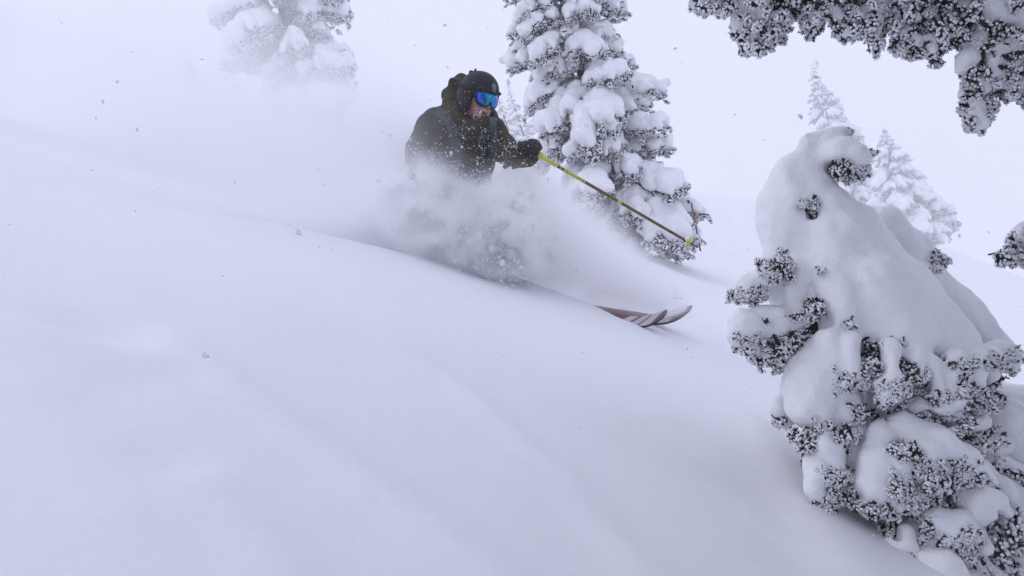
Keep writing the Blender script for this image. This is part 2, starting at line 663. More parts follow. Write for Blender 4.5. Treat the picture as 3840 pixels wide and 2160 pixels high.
def gz(x, y):
    return float(ground(np.array([x]), np.array([y]))[0])


NG, KG, AG = 500, 5.95, 1.15
uu = np.linspace(-1, 1, NG)
gx = AG * np.sinh(KG * uu) * 0.9 + 0.3
gy = AG * np.sinh(KG * uu) * 0.9 + 4.0
GXX, GYY = np.meshgrid(gx, gy, indexing='ij')
GZZ = ground(GXX, GYY)
ii = np.arange(NG * NG).reshape(NG, NG)
gq = np.stack([ii[:-1, :-1], ii[1:, :-1], ii[1:, 1:], ii[:-1, 1:]], axis=-1).reshape(-1, 4)
slope = obj('snow_slope', make_mesh('snow_slope', np.stack([GXX, GYY, GZZ], -1).reshape(-1, 3), gq, M_GSNOW))
tag(slope, 'steep untracked slope of smooth powder snow', 'snow', kind='structure')

# ------------------------------------------------------------------ snow-laden boughs for the standing firs
MATS_TUFT = [M_NEEDLE, M_FROST]


def bough_variant(seed, detail=1.0):
    """unit bough along +X: woody limb with rimed twigs, and the snow pillow that lies on it"""
    r = np.random.default_rng(seed)
    droop = r.uniform(0.28, 0.5)

    def axis(t):
        return np.array([t, 0.0, 0.10 * t - droop * t ** 2.2])
    nf = int(r.integers(4, 7))
    limbs = [[axis(t) for t in np.linspace(0, 1.0, 7)]]
    tips = []
    for i in range(nf):
        t0 = r.uniform(0.3, 0.85)
        sd = 1 if i % 2 else -1
        ln = r.uniform(0.28, 0.5) * (1.15 - 0.5 * t0)
        ang = sd * r.uniform(0.5, 1.1)
        base = axis(t0)
        pl = [base + np.array([math.cos(ang) * ln * u, math.sin(ang) * ln * u, -droop * 0.7 * ln * u - 0.25 * ln * u * u])
              for u in np.linspace(0, 1, 5)]
        limbs.append(pl)
        tips.append(pl)
    # snow
    fld = Field((-0.05, -0.75, -1.0), (1.35, 0.75, 0.45), 0.021)
    up = np.array([0, 0, 1.0])
    for li, pl in enumerate(limbs):
        big = 0.115 if li == 0 else 0.085
        pts = []
        n = len(pl)
        for j, p in enumerate(pl):
            u = j / (n - 1)
            if li == 0 and u < 0.25:
                continue
            rad = big * (0.65 + 0.6 * math.sin(math.pi * min(1, u * 0.8 + 0.1))) * r.uniform(0.75, 1.3)
            if li and u > 0.8:
                rad *= 0.75
            pts.append((p + up * rad * 0.75, rad))
        fld.chain(pts, 0.05)
    for _ in range(3):
        p = limbs[0][int(r.integers(3, 7))] + r.normal(size=3) * np.array([0.06, 0.08, 0.02])
        fld.ell(p + up * 0.12, np.array([0.12, 0.11, 0.13]) * r.uniform(0.7, 1.2), 0.06)
    fld.roughen(0.040, 7.0, seed, 2, 0.12)
    fld.roughen(0.014, 24.0, seed + 1, 2)
    sv, sq = fld.mesh()
    sv = relax(sv, sq, 1)
    snow = make_mesh('snow_cap', sv, sq, M_SNOW)
    # twigs
    cs, fp = [], []
    for li, pl in enumerate(limbs):
        n = int((26 if li == 0 else 20) * detail)
        for _ in range(n):
            u = r.uniform(0.15 if li == 0 else 0.0, 1.05) * (len(pl) - 1)
            j = min(int(u), len(pl) - 2)
            p = pl[j] + (pl[j + 1] - pl[j]) * (u - j)
            off = np.array([r.normal() * 0.05, r.normal() * 0.06, -abs(r.normal()) * 0.075 - 0.01])
            cs.append(p + off)
            fp.append(r.choice([0.35, 0.75, 1.0], p=[0.25, 0.35, 0.4]))
    cs = np.array(cs)
    fol = tuft_mesh('bough', cs, r.uniform(0.026, 0.044, len(cs)), int(20 * detail), int(12 * detail), 0.026, 0.0150, 0.03, 0.0035,
                    r, fp, MATS_TUFT, np.array([0.55, 0, -0.5]))
    return fol, snow


BOUGHS = [bough_variant(100 + i) for i in range(9)]


def trunk_mesh(h, r0, seed):
    r = np.random.default_rng(seed)
    n = 12
    pts = [np.array([r.normal() * 0.015, r.normal() * 0.015, -0.5 + (h + 0.5) * i / (n - 1)]) for i in range(n)]
    rad = [r0 * (1 - 0.93 * i / (n - 1)) for i in range(n)]
    v, f = tube(pts, rad, 9)
    return make_mesh('trunk', v, f, M_BARK)


def fir(loc, h, rad, n, seed, label, group=None, low=0.06, prof=None, snow=1.0, squash=1.0):
    r = np.random.default_rng(seed)
    t = thing('fir_tree', loc, label, 'tree', group)
    obj('trunk', trunk_mesh(h, 0.035 * h / 2.2 + 0.02, seed), t)
    ga = r.uniform(0, 6.28)
    for i in range(n):
        u = low + (0.985 - low) * ((i + r.uniform(0, 0.6)) / n) ** 0.92
        k = prof(u) if prof else (1 - u) ** 0.75
        ln = max(rad * k * r.uniform(0.55, 1.2), 0.10 * rad)
        ga += 2.39996 + r.normal() * 0.35
        fol, cap = BOUGHS[int(r.integers(len(BOUGHS)))]
        b = obj('bough', fol, t)
        b.location = (0, 0, u * h)
        tilt = 0.35 * (u - 0.45) + r.normal() * 0.08
        b.rotation_euler = (r.normal() * 0.1, -tilt, ga)
        fl = r.choice([-1, 1])
        wd = ln * r.uniform(0.75, 1.1)
        b.scale = (ln, wd * fl, (0.6 * ln + 0.4 * wd) * r.uniform(0.8, 1.15) * squash)
        c = obj('snow_cap', cap, b)
        c.scale = (1, snow, snow)
    # leader
    fol, cap = BOUGHS[seed % len(BOUGHS)]
    b = obj('bough', fol, t)
    b.location = (0, 0, h * 0.93)
    b.rotation_euler = (0, -1.35, ga)
    b.scale = (0.09 * h, 0.07 * h, 0.07 * h)
    obj('snow_cap', cap, b)
    return t


def on_slope(px, d):
    """the point of the slope that stands at distance d under photo column px"""
    py = 600.0
    for _ in range(30):
        p = P(px, py, d)
        dz = p[2] - gz(p[0], p[1])
        py += dz * FPX / d * 0.8
    return P(px, py, d)


def mid_prof(u):
    return float(np.interp(u, [0, .1, .3, .5, .7, .85, 1], [0.95, 1.0, 0.95, 0.9, 0.8, 0.5, 0.08]))


b0 = on_slope(2410, 11.0)
fir(b0, 5.1, 0.84, 150, 21, 'tall fir heaped with snow pillows behind the outstretched yellow ski pole', prof=mid_prof, low=0.03)
b1 = on_slope(1190, 24.0)
fir(b1, 7.4, 1.75, 66, 34, 'hazy snowy fir standing behind the cloud of powder uphill of the skier', prof=mid_prof, low=0.08)
b2 = on_slope(3235, 112.0)
fir(b2, 22.0, 5.2, 120, 45, 'pale slender fir whose tip shows above the bear-shaped snow figure')
b3 = on_slope(3440, 100.0)
fir(b3, 13.2, 5.4, 120, 56, 'pale broad fir in the haze beyond the back of the bear-shaped snow figure')
for k, (px, d, hh) in enumerate([(1945, 86, 7.4), (1998, 92, 9.2), (2062, 96, 8.0)]):
    fir(on_slope(px, d), hh, 1.9, 44, 70 + k, ['small frosted fir in the haze just past the shoulder of the skier', 'taller frosted fir in the haze behind the glove holding the pole', 'small frosted fir in the haze half hidden by the tall fir'][k],
        'small frosted firs beyond the skier')
fir(on_slope(735, 20.0), 1.0, 0.25, 24, 81, 'faint sapling blurred by the cloud of powder')

# thin marker stick beside the tall fir
mk0, mk1 = P(2620, 905, 10.6), P(2592, 757, 10.6)
stick = thing('marker_stick', mk0, 'thin red and black marker stick poking out of the snow beside the tall fir', 'stick')
dirm = mk1 - mk0
for nm, a, b, m_ in (('lower_section', -0.25, 0.42, M_BLACK), ('joint', 0.42, 0.46, M_SNOW), ('upper_section', 0.46, 1.0, M_RED)):
    v, f = tube([dirm * a, dirm * (a + b) / 2, dirm * b], [0.010, 0.0095, 0.009], 7)
    obj(nm, make_mesh(nm, v, f, m_), stick)

# ------------------------------------------------------------------ bear-shaped snow-laden fir on the right
BD = 2.75
BS = BD / FPX


def bq(px, py, dz=0.0):
    return Q(px, py, BD + dz)


def br(px):
    return px * BS


bear_loc = P(3420, 2150, BD + 0.25)
bear_loc[2] = gz(bear_loc[0], bear_loc[1])
bear = thing('fir_tree', bear_loc, 'young fir buried in thick smooth snow shaped like a sitting bear', 'tree')
fld = Field((0.60, BD - .52, -1.02), (1.85, BD + .5, 0.60), 0.0092)
C = lambda *a: [(bq(x, y, z), br(rr)) for x, y, z, rr in a]
K = 0.014
# head
fld.chain(C((3050, 545, .03, 72), (3108, 535, .02, 68)), 0.02)
fld.chain(C((3110, 556, -.01, 58), (3168, 568, -.05, 54), (3208, 580, -.07, 47), (3234, 586, -.07, 34)), 0.02)
fld.chain(C((3160, 488, .0, 24), (3152, 506, .01, 28)), 0.008)
fld.chain(C((3016, 488, .0, 22), (3030, 506, .01, 26)), 0.008)
# neck and chest
fld.chain(C((3058, 590, .05, 84), (3008, 690, .06, 122), (2975, 790, .08, 138), (2965, 880, .08, 124), (2935, 955, .06, 84)), 0.03)
fld.chain(C((3030, 870, .03, 80), (3045, 960, .0, 66), (3040, 1040, -.02, 56)), 0.03)
# back
fld.chain(C((3062, 715, .0, 74), (3182, 872, -.02, 116), (3345, 1128, -.04, 164), (3510, 1325, -.06, 158)), 0.025)
fld.chain(C((3120, 860, -.04, 72), (3135, 1050, -.10, 88), (3165, 1270, -.14, 92)), 0.03)
fld.chain(C((3250, 1060, -.1, 120), (3380, 1290, -.16, 120)), 0.04)
fld.chain(C((3330, 830, .16, 66), (3430, 930, .18, 64), (3490, 985, .18, 40)), 0.03)
fld.chain(C((3455, 1020, .18, 78), (3600, 1175, .18, 74), (3725, 1300, .16, 58), (3780, 1360, .12, 38)), 0.03)
# hem of the back: fingers of snow
for ch in (((3120, 1270, -.18, 56), (3122, 1370, -.22, 46), (3142, 1435, -.23, 32)),
           ((3195, 1290, -.22, 52), (3200, 1390, -.26, 38)),
           ((3335, 1310, -.24, 54), (3332, 1410, -.29, 46), (3330, 1475, -.30, 32)),
           ((3430, 1350, -.25, 50), (3446, 1420, -.28, 36)),
           ((3495, 1370, -.25, 46), (3518, 1480, -.29, 34), (3520, 1530, -.29, 22)),
           ((3575, 1365, -.23, 56), (3562, 1470, -.27, 38), (3568, 1520, -.27, 24)),
           ((3655, 1360, -.16, 62), (3640, 1440, -.2, 40), (3650, 1490, -.2, 26)),
           ((3700, 1350, -.1, 56), (3718, 1410, -.12, 34)),
           ((3735, 1330, -.04, 54), (3788, 1362, -.04, 34))):
    fld.chain(C(*ch), K)
# pillar and arms on the left
fld.chain(C((3000, 1010, -.02, 62), (2985, 1090, -.06, 66), (3020, 1180, -.1, 46)), K)
fld.chain(C((3055, 1000, .0, 52), (3078, 1150, -.06, 46)), K)
fld.chain(C((2905, 1050, -.03, 44), (2850, 1055, -.08, 44), (2800, 1072, -.1, 36)), K)
fld.chain(C((2905, 1090, -.02, 42), (2930, 1150, -.02, 36)), K)
fld.chain(C((2960, 1195, -.08, 54), (2880, 1215, -.12, 60), (2795, 1222, -.16, 58), (2775, 1255, -.16, 42)), K)
fld.chain(C((2900, 1260, -.1, 48), (2860, 1290, -.12, 36)), K)
# lower left mass
fld.chain(C((3100, 1280, -.04, 46), (3072, 1345, -.12, 70), (3050, 1430, -.2, 92), (3042, 1515, -.22, 80)), 0.03)
fld.chain(C((3130, 1430, -.16, 80), (3150, 1530, -.2, 70), (3110, 1580, -.2, 44)), K)
fld.chain(C((3230, 1490, .08, 70), (3270, 1560, .06, 70)), K)
fld.chain(C((2958, 1500, -.1, 30), (2934, 1535, -.1, 36), (2952, 1592, -.1, 30)), K)
fld.chain(C((3225, 1630, -.2, 52), (3280, 1655, -.22, 44), (3200, 1695, -.24, 40)), K)
fld.chain(C((3112, 1665, -.28, 40), (3116, 1735, -.3, 38), (3066, 1785, -.3, 34)), K)
fld.chain(C((3050, 1740, -.28, 28), (3045, 1840, -.3, 28), (3090, 1870, -.3, 24)), K)
# centre pillow
fld.chain(C((3390, 1640, -.27, 56), (3356, 1740, -.31, 66), (3340, 1850, -.33, 62)), 0.03)
fld.chain(C((3540, 1700, -.2, 70), (3520, 1790, -.24, 60)), 0.03)
fld.chain(C((3330, 1590, -.24, 40), (3400, 1600, -.28, 54), (3500, 1650, -.3, 66), (3610, 1735, -.3, 66), (3700, 1805, -.26, 48)), K)
fld.chain(C((3328, 1605, -.26, 42), (3298, 1720, -.32, 50), (3276, 1825, -.34, 56), (3262, 1880, -.34, 36)), K)
fld.chain(C((3358, 1640, -.3, 26), (3364, 1690, -.32, 20)), 0.012)
fld.chain(C((3425, 1640, -.32, 24), (3428, 1690, -.34, 18)), 0.012)
fld.chain(C((3475, 1690, -.34, 50), (3462, 1755, -.36, 36)), K)
fld.chain(C((3400, 1830, -.3, 54), (3390, 1885, -.32, 42)), K)
# right pillow
fld.chain(C((3650, 1620, .05, 100), (3760, 1630, .02, 125), (3900, 1690, .0, 150)), 0.03)
fld.chain(C((3760, 1490, .32, 70), (3900, 1560, .3, 100)), K)
fld.chain(C((3700, 1760, -.1, 90), (3840, 1840, -.12, 100)), K)
# bottom pillows
fld.chain(C((3520, 1950, -.36, 44), (3590, 1975, -.38, 48), (3640, 2030, -.38, 34)), K)
fld.chain(C((3380, 2010, -.36, 42), (3360, 2070, -.38, 52), (3340, 2130, -.38, 46)), K)
fld.chain(C((3480, 2060, -.34, 42), (3450, 2100, -.34, 42)), K)
fld.chain(C((3640, 2110, -.36, 40), (3720, 2180, -.36, 50)), K)
fld.chain(C((3230, 1990, .0, 90), (3330, 2100, -.05, 120), (3500, 2250, -.1, 150)), 0.03)
fld.chain(C((3850, 2040, -.3, 36), (3900, 2100, -.3, 56)), K)
# hollows
for x, y, z, rr in ((3046, 786, -.05, 28), (3022, 766, -.07, 24), (3058, 812, -.05, 18), (3262, 1300, -.24, 16), (3264, 1340, -.25, 20), (3266, 1390, -.26, 24),
                    (3100, 1190, -.18, 22), (3172, 1230, -.24, 10)):
    fld.ell(bq(x, y, z), np.array([1, 2.2, 1.15]) * br(rr), 0.02, cut=True)
# (px, py, dz, spread_x, spread_y, clumps, clump radius px, rime share)
BT = [(3178, 500, .0, 6, 13, 9, 8, 1.0), (3012, 506, .0, 4, 6, 3, 7, 1.0),
      (3146, 632, -.06, 22, 14, 26, 12, .2), (3195, 648, -.06, 30, 18, 34, 13, .85), (3226, 632, -.08, 16, 12, 16, 11, .9), (3256, 578, -.07, 7, 9, 8, 10, .45),
      (3014, 758, 99.97, 20, 13, 16, 10, .7), (3046, 756, 99.97, 20, 14, 24, 10, .25), (3054, 780, 99.98, 14, 20, 26, 10, .1),
      (2890, 1005, -.08, 34, 22, 34, 13, .75), (2935, 985, -.1, 18, 30, 18, 12, .5),
      (2790, 1105, -.13, 26, 14, 22, 13, .85), (2838, 1110, -.12, 20, 24, 26, 13, .8), (2930, 1140, -.08, 20, 14, 12, 11, .7),
      (3060, 1150, -.17, 24, 24, 24, 12, .4), (3010, 1185, -.17, 40, 14, 22, 12, .9),
      (2900, 1320, -.15, 44, 34, 56, 14, .55), (2960, 1270, -.14, 50, 30, 50, 13, .6), (2800, 1290, -.2, 34, 26, 34, 14, .95), (2930, 1360, -.14, 26, 22, 20, 13, .7),
      (3080, 985, -.17, 18, 16, 10, 10, .8), (3115, 1300, -.19, 16, 40, 22, 13, .8),
      (3180, 1215, -.22, 6, 16, 6, 9, .2),
      (3264, 1335, -.2, 18, 44, 30, 12, .15), (3275, 1385, -.27, 36, 24, 44, 14, .95), (3340, 1290, -.25, 30, 16, 22, 12, .7),
      (3170, 1430, -.2, 40, 26, 44, 13, .9), (3230, 1440, -.25, 30, 18, 26, 13, .9),
      (3400, 1400, -.26, 26, 36, 40, 14, .4), (3370, 1450, -.27, 40, 22, 44, 14, .95), (3330, 1485, -.26, 26, 14, 18, 13, .95),
      (3470, 1420, -.24, 26, 40, 40, 14, .7), (3450, 1490, -.24, 34, 20, 32, 14, .8),
      (3570, 1370, -.22, 36, 22, 36, 14, .4), (3630, 1370, -.18, 32, 30, 40, 14, .75), (3560, 1450, -.22, 40, 40, 60, 14, .65), (3620, 1450, -.18, 46, 40, 64, 14, .85),
      (3540, 1530, -.22, 46, 26, 46, 14, .75), (3600, 1560, -.2, 34, 22, 40, 14, .95), (3740, 1350, -.04, 40, 22, 36, 14, .8), (3790, 1340, .0, 18, 24, 18, 13, .6),
      (3500, 1545, -.2, 30, 14, 18, 13, .2), (3700, 1440, -.02, 40, 18, 30, 14, .25), (3660, 1500, -.1, 30, 26, 30, 14, .8),
      (3500, 970, .2, 26, 22, 30, 14, .65), (3520, 985, .2, 16, 12, 10, 12, .3), (3790, 1330, .14, 18, 22, 18, 13, .7),
      (3380, 1525, -.26, 30, 22, 40, 14, 1.0), (3215, 1540, -.22, 20, 30, 22, 12, .7), (3290, 1570, -.2, 16, 22, 14, 12, .3),
      (3080, 1610, -.3, 50, 26, 60, 13, .8), (3020, 1660, -.3, 20, 16, 18, 12, .7), (3140, 1640, -.3, 30, 30, 36, 13, .5), (2985, 1625, -.25, 12, 10, 8, 11, .3),
      (2930, 1565, -.1, 22, 18, 22, 12, .6), (3060, 1700, -.32, 26, 34, 36, 13, .85), (3130, 1780, -.34, 44, 22, 46, 13, .9), (3190, 1640, -.28, 26, 26, 26, 13, .9),
      (3240, 1700, -.28, 40, 30, 50, 13, .8), (3270, 1670, -.28, 22, 20, 20, 12, .9), (3240, 1790, -.2, 40, 50, 44, 15, .08), (3280, 1740, -.22, 24, 40, 26, 14, .1),
      (3160, 1850, -.3, 40, 22, 40, 13, .7), (3100, 1880, -.32, 36, 18, 34, 13, .85), (3040, 1920, -.33, 16, 16, 14, 12, .75), (3200, 1860, -.3, 26, 22, 26, 13, .6),
      (3395, 1690, -.36, 34, 18, 36, 13, .5), (3440, 1700, -.36, 16, 16, 14, 12, .8), (3360, 1700, -.36, 12, 14, 10, 12, .6),
      (3480, 1775, -.4, 40, 30, 60, 14, .8), (3540, 1800, -.38, 40, 34, 60, 14, .9), (3580, 1740, -.38, 40, 24, 44, 13, .85), (3640, 1800, -.34, 40, 24, 44, 13, .85),
      (3360, 1820, -.38, 30, 30, 44, 13, .9), (3400, 1880, -.36, 44, 22, 56, 13, .8), (3300, 1900, -.38, 50, 22, 60, 13, .85), (3460, 1850, -.34, 36, 40, 50, 14, .7),
      (3600, 1870, -.2, 50, 40, 60, 15, .1), (3560, 1920, -.25, 40, 26, 40, 14, .3), (3470, 1960, -.36, 26, 60, 60, 13, .9), (3710, 1860, -.26, 40, 20, 40, 13, .9),
      (3340, 1985, -.32, 20, 46, 36, 13, .3), (3320, 2010, -.34, 20, 30, 24, 12, .9), (3560, 2040, -.42, 40, 24, 50, 13, .9), (3610, 2060, -.42, 30, 20, 36, 13, .85), (3640, 2010, -.4, 24, 16, 20, 13, .8),
      (3420, 2100, -.4, 60, 30, 70, 13, .6), (3360, 2120, -.42, 40, 20, 50, 13, .85), (3480, 2130, -.36, 50, 24, 60, 15, .12), (3500, 2080, -.38, 30, 22, 34, 13, .8),
      (3800, 1810, -.2, 60, 50, 70, 13, .9), (3770, 1900, -.22, 60, 50, 70, 13, .95), (3840, 1950, -.26, 40, 40, 50, 14, .7), (3800, 2020, -.2, 40, 24, 40, 14, .15),
      (3760, 2060, -.3, 34, 30, 40, 13, .9), (3830, 2100, -.3, 40, 40, 50, 13, .7), (3700, 2140, -.34, 40, 20, 40, 13, .8), (3600, 2140, -.3, 40, 20, 40, 14, .3),
      (3680, 2000, -.1, 40, 60, 50, 15, .3), (3720, 2080, -.15, 40, 40, 40, 15, .4)]
# gaps in the load where needles show through
for x, y, z, sx, sy, n, rr, fr in BT:
    if fr <= 0.6 and z < 90:
        fld.ell(bq(x, y, z - 0.02), np.array([br(sx * 0.6), 0.09, br(sy * 0.65)]), 0.015, cut=True)
fld.roughen(0.017, 6.0, 4, 2, 0.09)
fld.rills(0.016, (0.52, -0.25, -0.80), 13.0, 2.2, 33)
fld.roughen(0.010, 15.0, 14, 2)
fld.roughen(0.004, 48.0, 5, 2)
v, q = fld.mesh()
v = relax(v, q, 1, 0.3)
obj('snow_cover', make_mesh('snow_cover', W(v) - bear_loc, q, M_SNOW), bear)
# depth and lie of the snow surface seen from the slope side: needles stick out under its lobes
fn = np.cross(v[q[:, 2]] - v[q[:, 0]], v[q[:, 3]] - v[q[:, 1]])
vn = np.zeros_like(v)
for k_ in range(4):
    for a_ in range(3):
        vn[:, a_] += np.bincount(q[:, k_], weights=fn[:, a_], minlength=len(v))
vn /= np.linalg.norm(vn, axis=1, keepdims=True) + 1e-12
nz_ = W(vn)[:, 2]
SNAP = {}
for x_, y_, d_, z_ in zip((1920 + v[:, 0] / v[:, 1] * FPX) // 8, (1080 - v[:, 2] / v[:, 1] * FPX) // 8, v[:, 1], nz_):
    k_ = (int(x_), int(y_))
    if d_ < SNAP.get(k_, (9, 0))[0]:
        SNAP[k_] = (d_, z_)


def settle(c):
    out = []
    for p in c:
        px_, py_ = 1920 + p[0] / p[1] * FPX, 1080 - p[2] / p[1] * FPX
        for st in range(13):
            h_ = SNAP.get((int((px_ + st * 2.2) // 8), int((py_ + st * 7) // 8)))
            if h_ is None or h_[0] > p[1] + 0.08:
                if st == 0 or RNG.uniform() < 0.5:
                    out.append(Q(px_ + st * 2.2, py_ + st * 7 - 4 * (st > 0), p[1]))
                break
            if h_[1] < 0.2:
                out.append(Q(px_ + st * 2.2, py_ + st * 7, h_[0] + 0.012 * RNG.uniform()))
                break
    return np.array(out).reshape(-1, 3)


def inside(poly, x, y):
    c = np.zeros(np.shape(x), bool)
    n = len(poly)
    for i in range(n):
        x1, y1 = poly[i]
        x2, y2 = poly[(i + 1) % n]
        t = ((y1 > y) != (y2 > y)) & (x < (x2 - x1) * (y - y1) / (y2 - y1 + 1e-9) + x1)
        c ^= t
    return c


HEART = [(2975, 930), (3140, 830), (3330, 1000), (3480, 1200), (3640, 1390), (3760, 1500), (3900, 1650), (3900, 2230), (3330, 2230), (3200, 1920), (3120, 1700), (3060, 1500), (2990, 1250)]
hx = RNG.uniform((2960, 830), (3900, 2230), (1500, 2))
hx = hx[inside(HEART, hx[:, 0], hx[:, 1])]
hc_ = np.stack([(hx[:, 0] - 1920) * BS, BD + RNG.uniform(0.02, 0.22, len(hx)), (1080 - hx[:, 1]) * BS], 1)
hrt = obj('inner_foliage', tuft_mesh('inner_foliage', W(hc_) - bear_loc, br(30), 10, 22, 0.012, 0.006, 0.02, 0.0022, RNG, np.full(len(hc_), .25), MATS_TUFT), bear)
hrt['kind'] = 'stuff'
for x, y, z, sx, sy, n, rr, fr in BT:
    hole = z > 90
    n = int(n * (1.5 if fr <= 0.6 else 1.0) * (0.85 if y > 1600 else 1.0))
    c = np.stack([RNG.normal(size=n) * sx * 0.62, RNG.normal(size=n) * 0.02 / BS, RNG.normal(size=n) * sy * 0.62], 1) * BS + bq(x, y, z + (0.03 if fr > 0.6 else 0.015) - (100.03 if fr > 0.6 else 100.015) * hole)
    if not hole and fr > 0.6:
        c = settle(c)
    if len(c) < 3:
        continue
    dd_ = np.linalg.norm(c[:, None] - c[None], axis=2) + 9 * np.eye(len(c))
    c = c[dd_.min(1) < br(rr) * 2.2]
    n = len(c)
    if n < 3:
        continue
    rad = br(rr) * RNG.uniform(0.8, 1.35, n)
    fp = np.clip(0.88 * fr + RNG.normal(size=n) * 0.25, 0, 1)
    me = tuft_mesh('needle_tuft', W(c) - bear_loc, rad, 44, 26, 0.0070, 0.0040, 0.0055, 0.0011, RNG, fp, MATS_TUFT)
    obj('needle_tuft', me, bear)['kind'] = 'stuff'
rb_ = np.random.default_rng(5)
for ty, tx, ln0 in ((1430, 3330, .28), (1560, 3335, .32), (1680, 3345, .37), (1800, 3365, .41), (1900, 3390, .44), (2010, 3410, .46), (2110, 3420, .48)):
    for k_ in range(7):
        az = -math.pi / 2 + (k_ - 3) / 3 * 1.9 + rb_.normal() * 0.16
        ln = ln0 * rb_.uniform(0.8, 1.2)
        fol, cap = BOUGHS[int(rb_.integers(len(BOUGHS)))]
        b = obj('bough', fol, bear)
        b.location = W(bq(tx, ty + rb_.normal() * 18, 0.0)) - bear_loc
        b.rotation_euler = (rb_.normal() * 0.12, 0.12 + rb_.normal() * 0.12, az)
        b.scale = (ln, ln * rb_.uniform(0.8, 1.05) * rb_.choice([-1, 1]), ln * rb_.uniform(0.85, 1.1))
        obj('snow_cap', cap, b).scale = (0.92, 0.78, 0.62)
v, f = tube([P(3420, 2250, BD + .2) - bear_loc, P(3340, 1700, BD + .12) - bear_loc, P(3260, 1200, BD + .06) - bear_loc, P(3130, 700, BD + .04) - bear_loc],
            [0.06, 0.05, 0.035, 0.012], 10)
obj('trunk', make_mesh('trunk', v, f, M_BARK), bear)
for pts, rr in ([((3380, 1950, .1), (3560, 1850, -.1), (3640, 1900, -.25)), .014], [((3340, 1750, .1), (3260, 1760, -.1), (3180, 1800, -.25)), .012],
                [((3390, 2050, .1), (3620, 2000, -.05), (3780, 2040, -.2)), .014], [((3640, 1880, -.25), (3632, 1990, -.2), (3600, 2100, -.2)), .007],
                [((3300, 1450, .1), (3450, 1420, -.05), (3620, 1430, -.12)), .012], [((3180, 1200, .06), (3000, 1230, -.05), (2850, 1270, -.12)), .012],
                [((3690, 1900, -.2), (3700, 2020, -.15), (3690, 2130, -.15)), .006], [((3740, 1900, -.2), (3780, 2000, -.15), (3770, 2150, -.15)), .006]):
    pp = np.array([W(bq(*p)) for p in pts]) - bear_loc
    v, f = tube(pp, [rr, rr * .8, rr * .45], 7)
    obj('branch', make_mesh('branch', v, f, M_BARK), bear)

# ------------------------------------------------------------------ overhanging fir, top right
OD = 2.3
OS = OD / FPX


def oq(px, py, dz=0.0):
    return Q(px, py, OD + dz)


ov_loc = W(np.array([2.75, 1.15, -1.5]))
ov_loc[2] = gz(ov_loc[0], ov_loc[1])
over = thing('fir_tree', ov_loc, 'near fir whose dark rimed branches hang over the slope against the white sky', 'tree')
upw = np.array([0, 0, 1.0])
v, f = tube([upw * -0.4, upw * 0.8 + np.array([.02, 0, 0]), upw * 2.6, upw * 6.0], [0.15, 0.13, 0.11, 0.05], 12)
obj('trunk', make_mesh('trunk', v, f, M_BARK), over)


def fill(poly, n, depth, edge=14):
    p = np.array(poly, float)
    lo, hi = p.min(0), p.max(0)
    out = []
    while len(out) < n:
        xy = RNG.uniform(lo, hi, (n * 3, 2))
        xy = xy[inside(poly, xy[:, 0], xy[:, 1])]
        out += list(xy)
    xy = np.array(out[:n])
    z = RNG.normal(size=n) * depth
    return np.stack([(xy[:, 0] - 1920) / FPX * (OD + z), OD + z, (1080 - xy[:, 1]) / FPX * (OD + z)], 1)


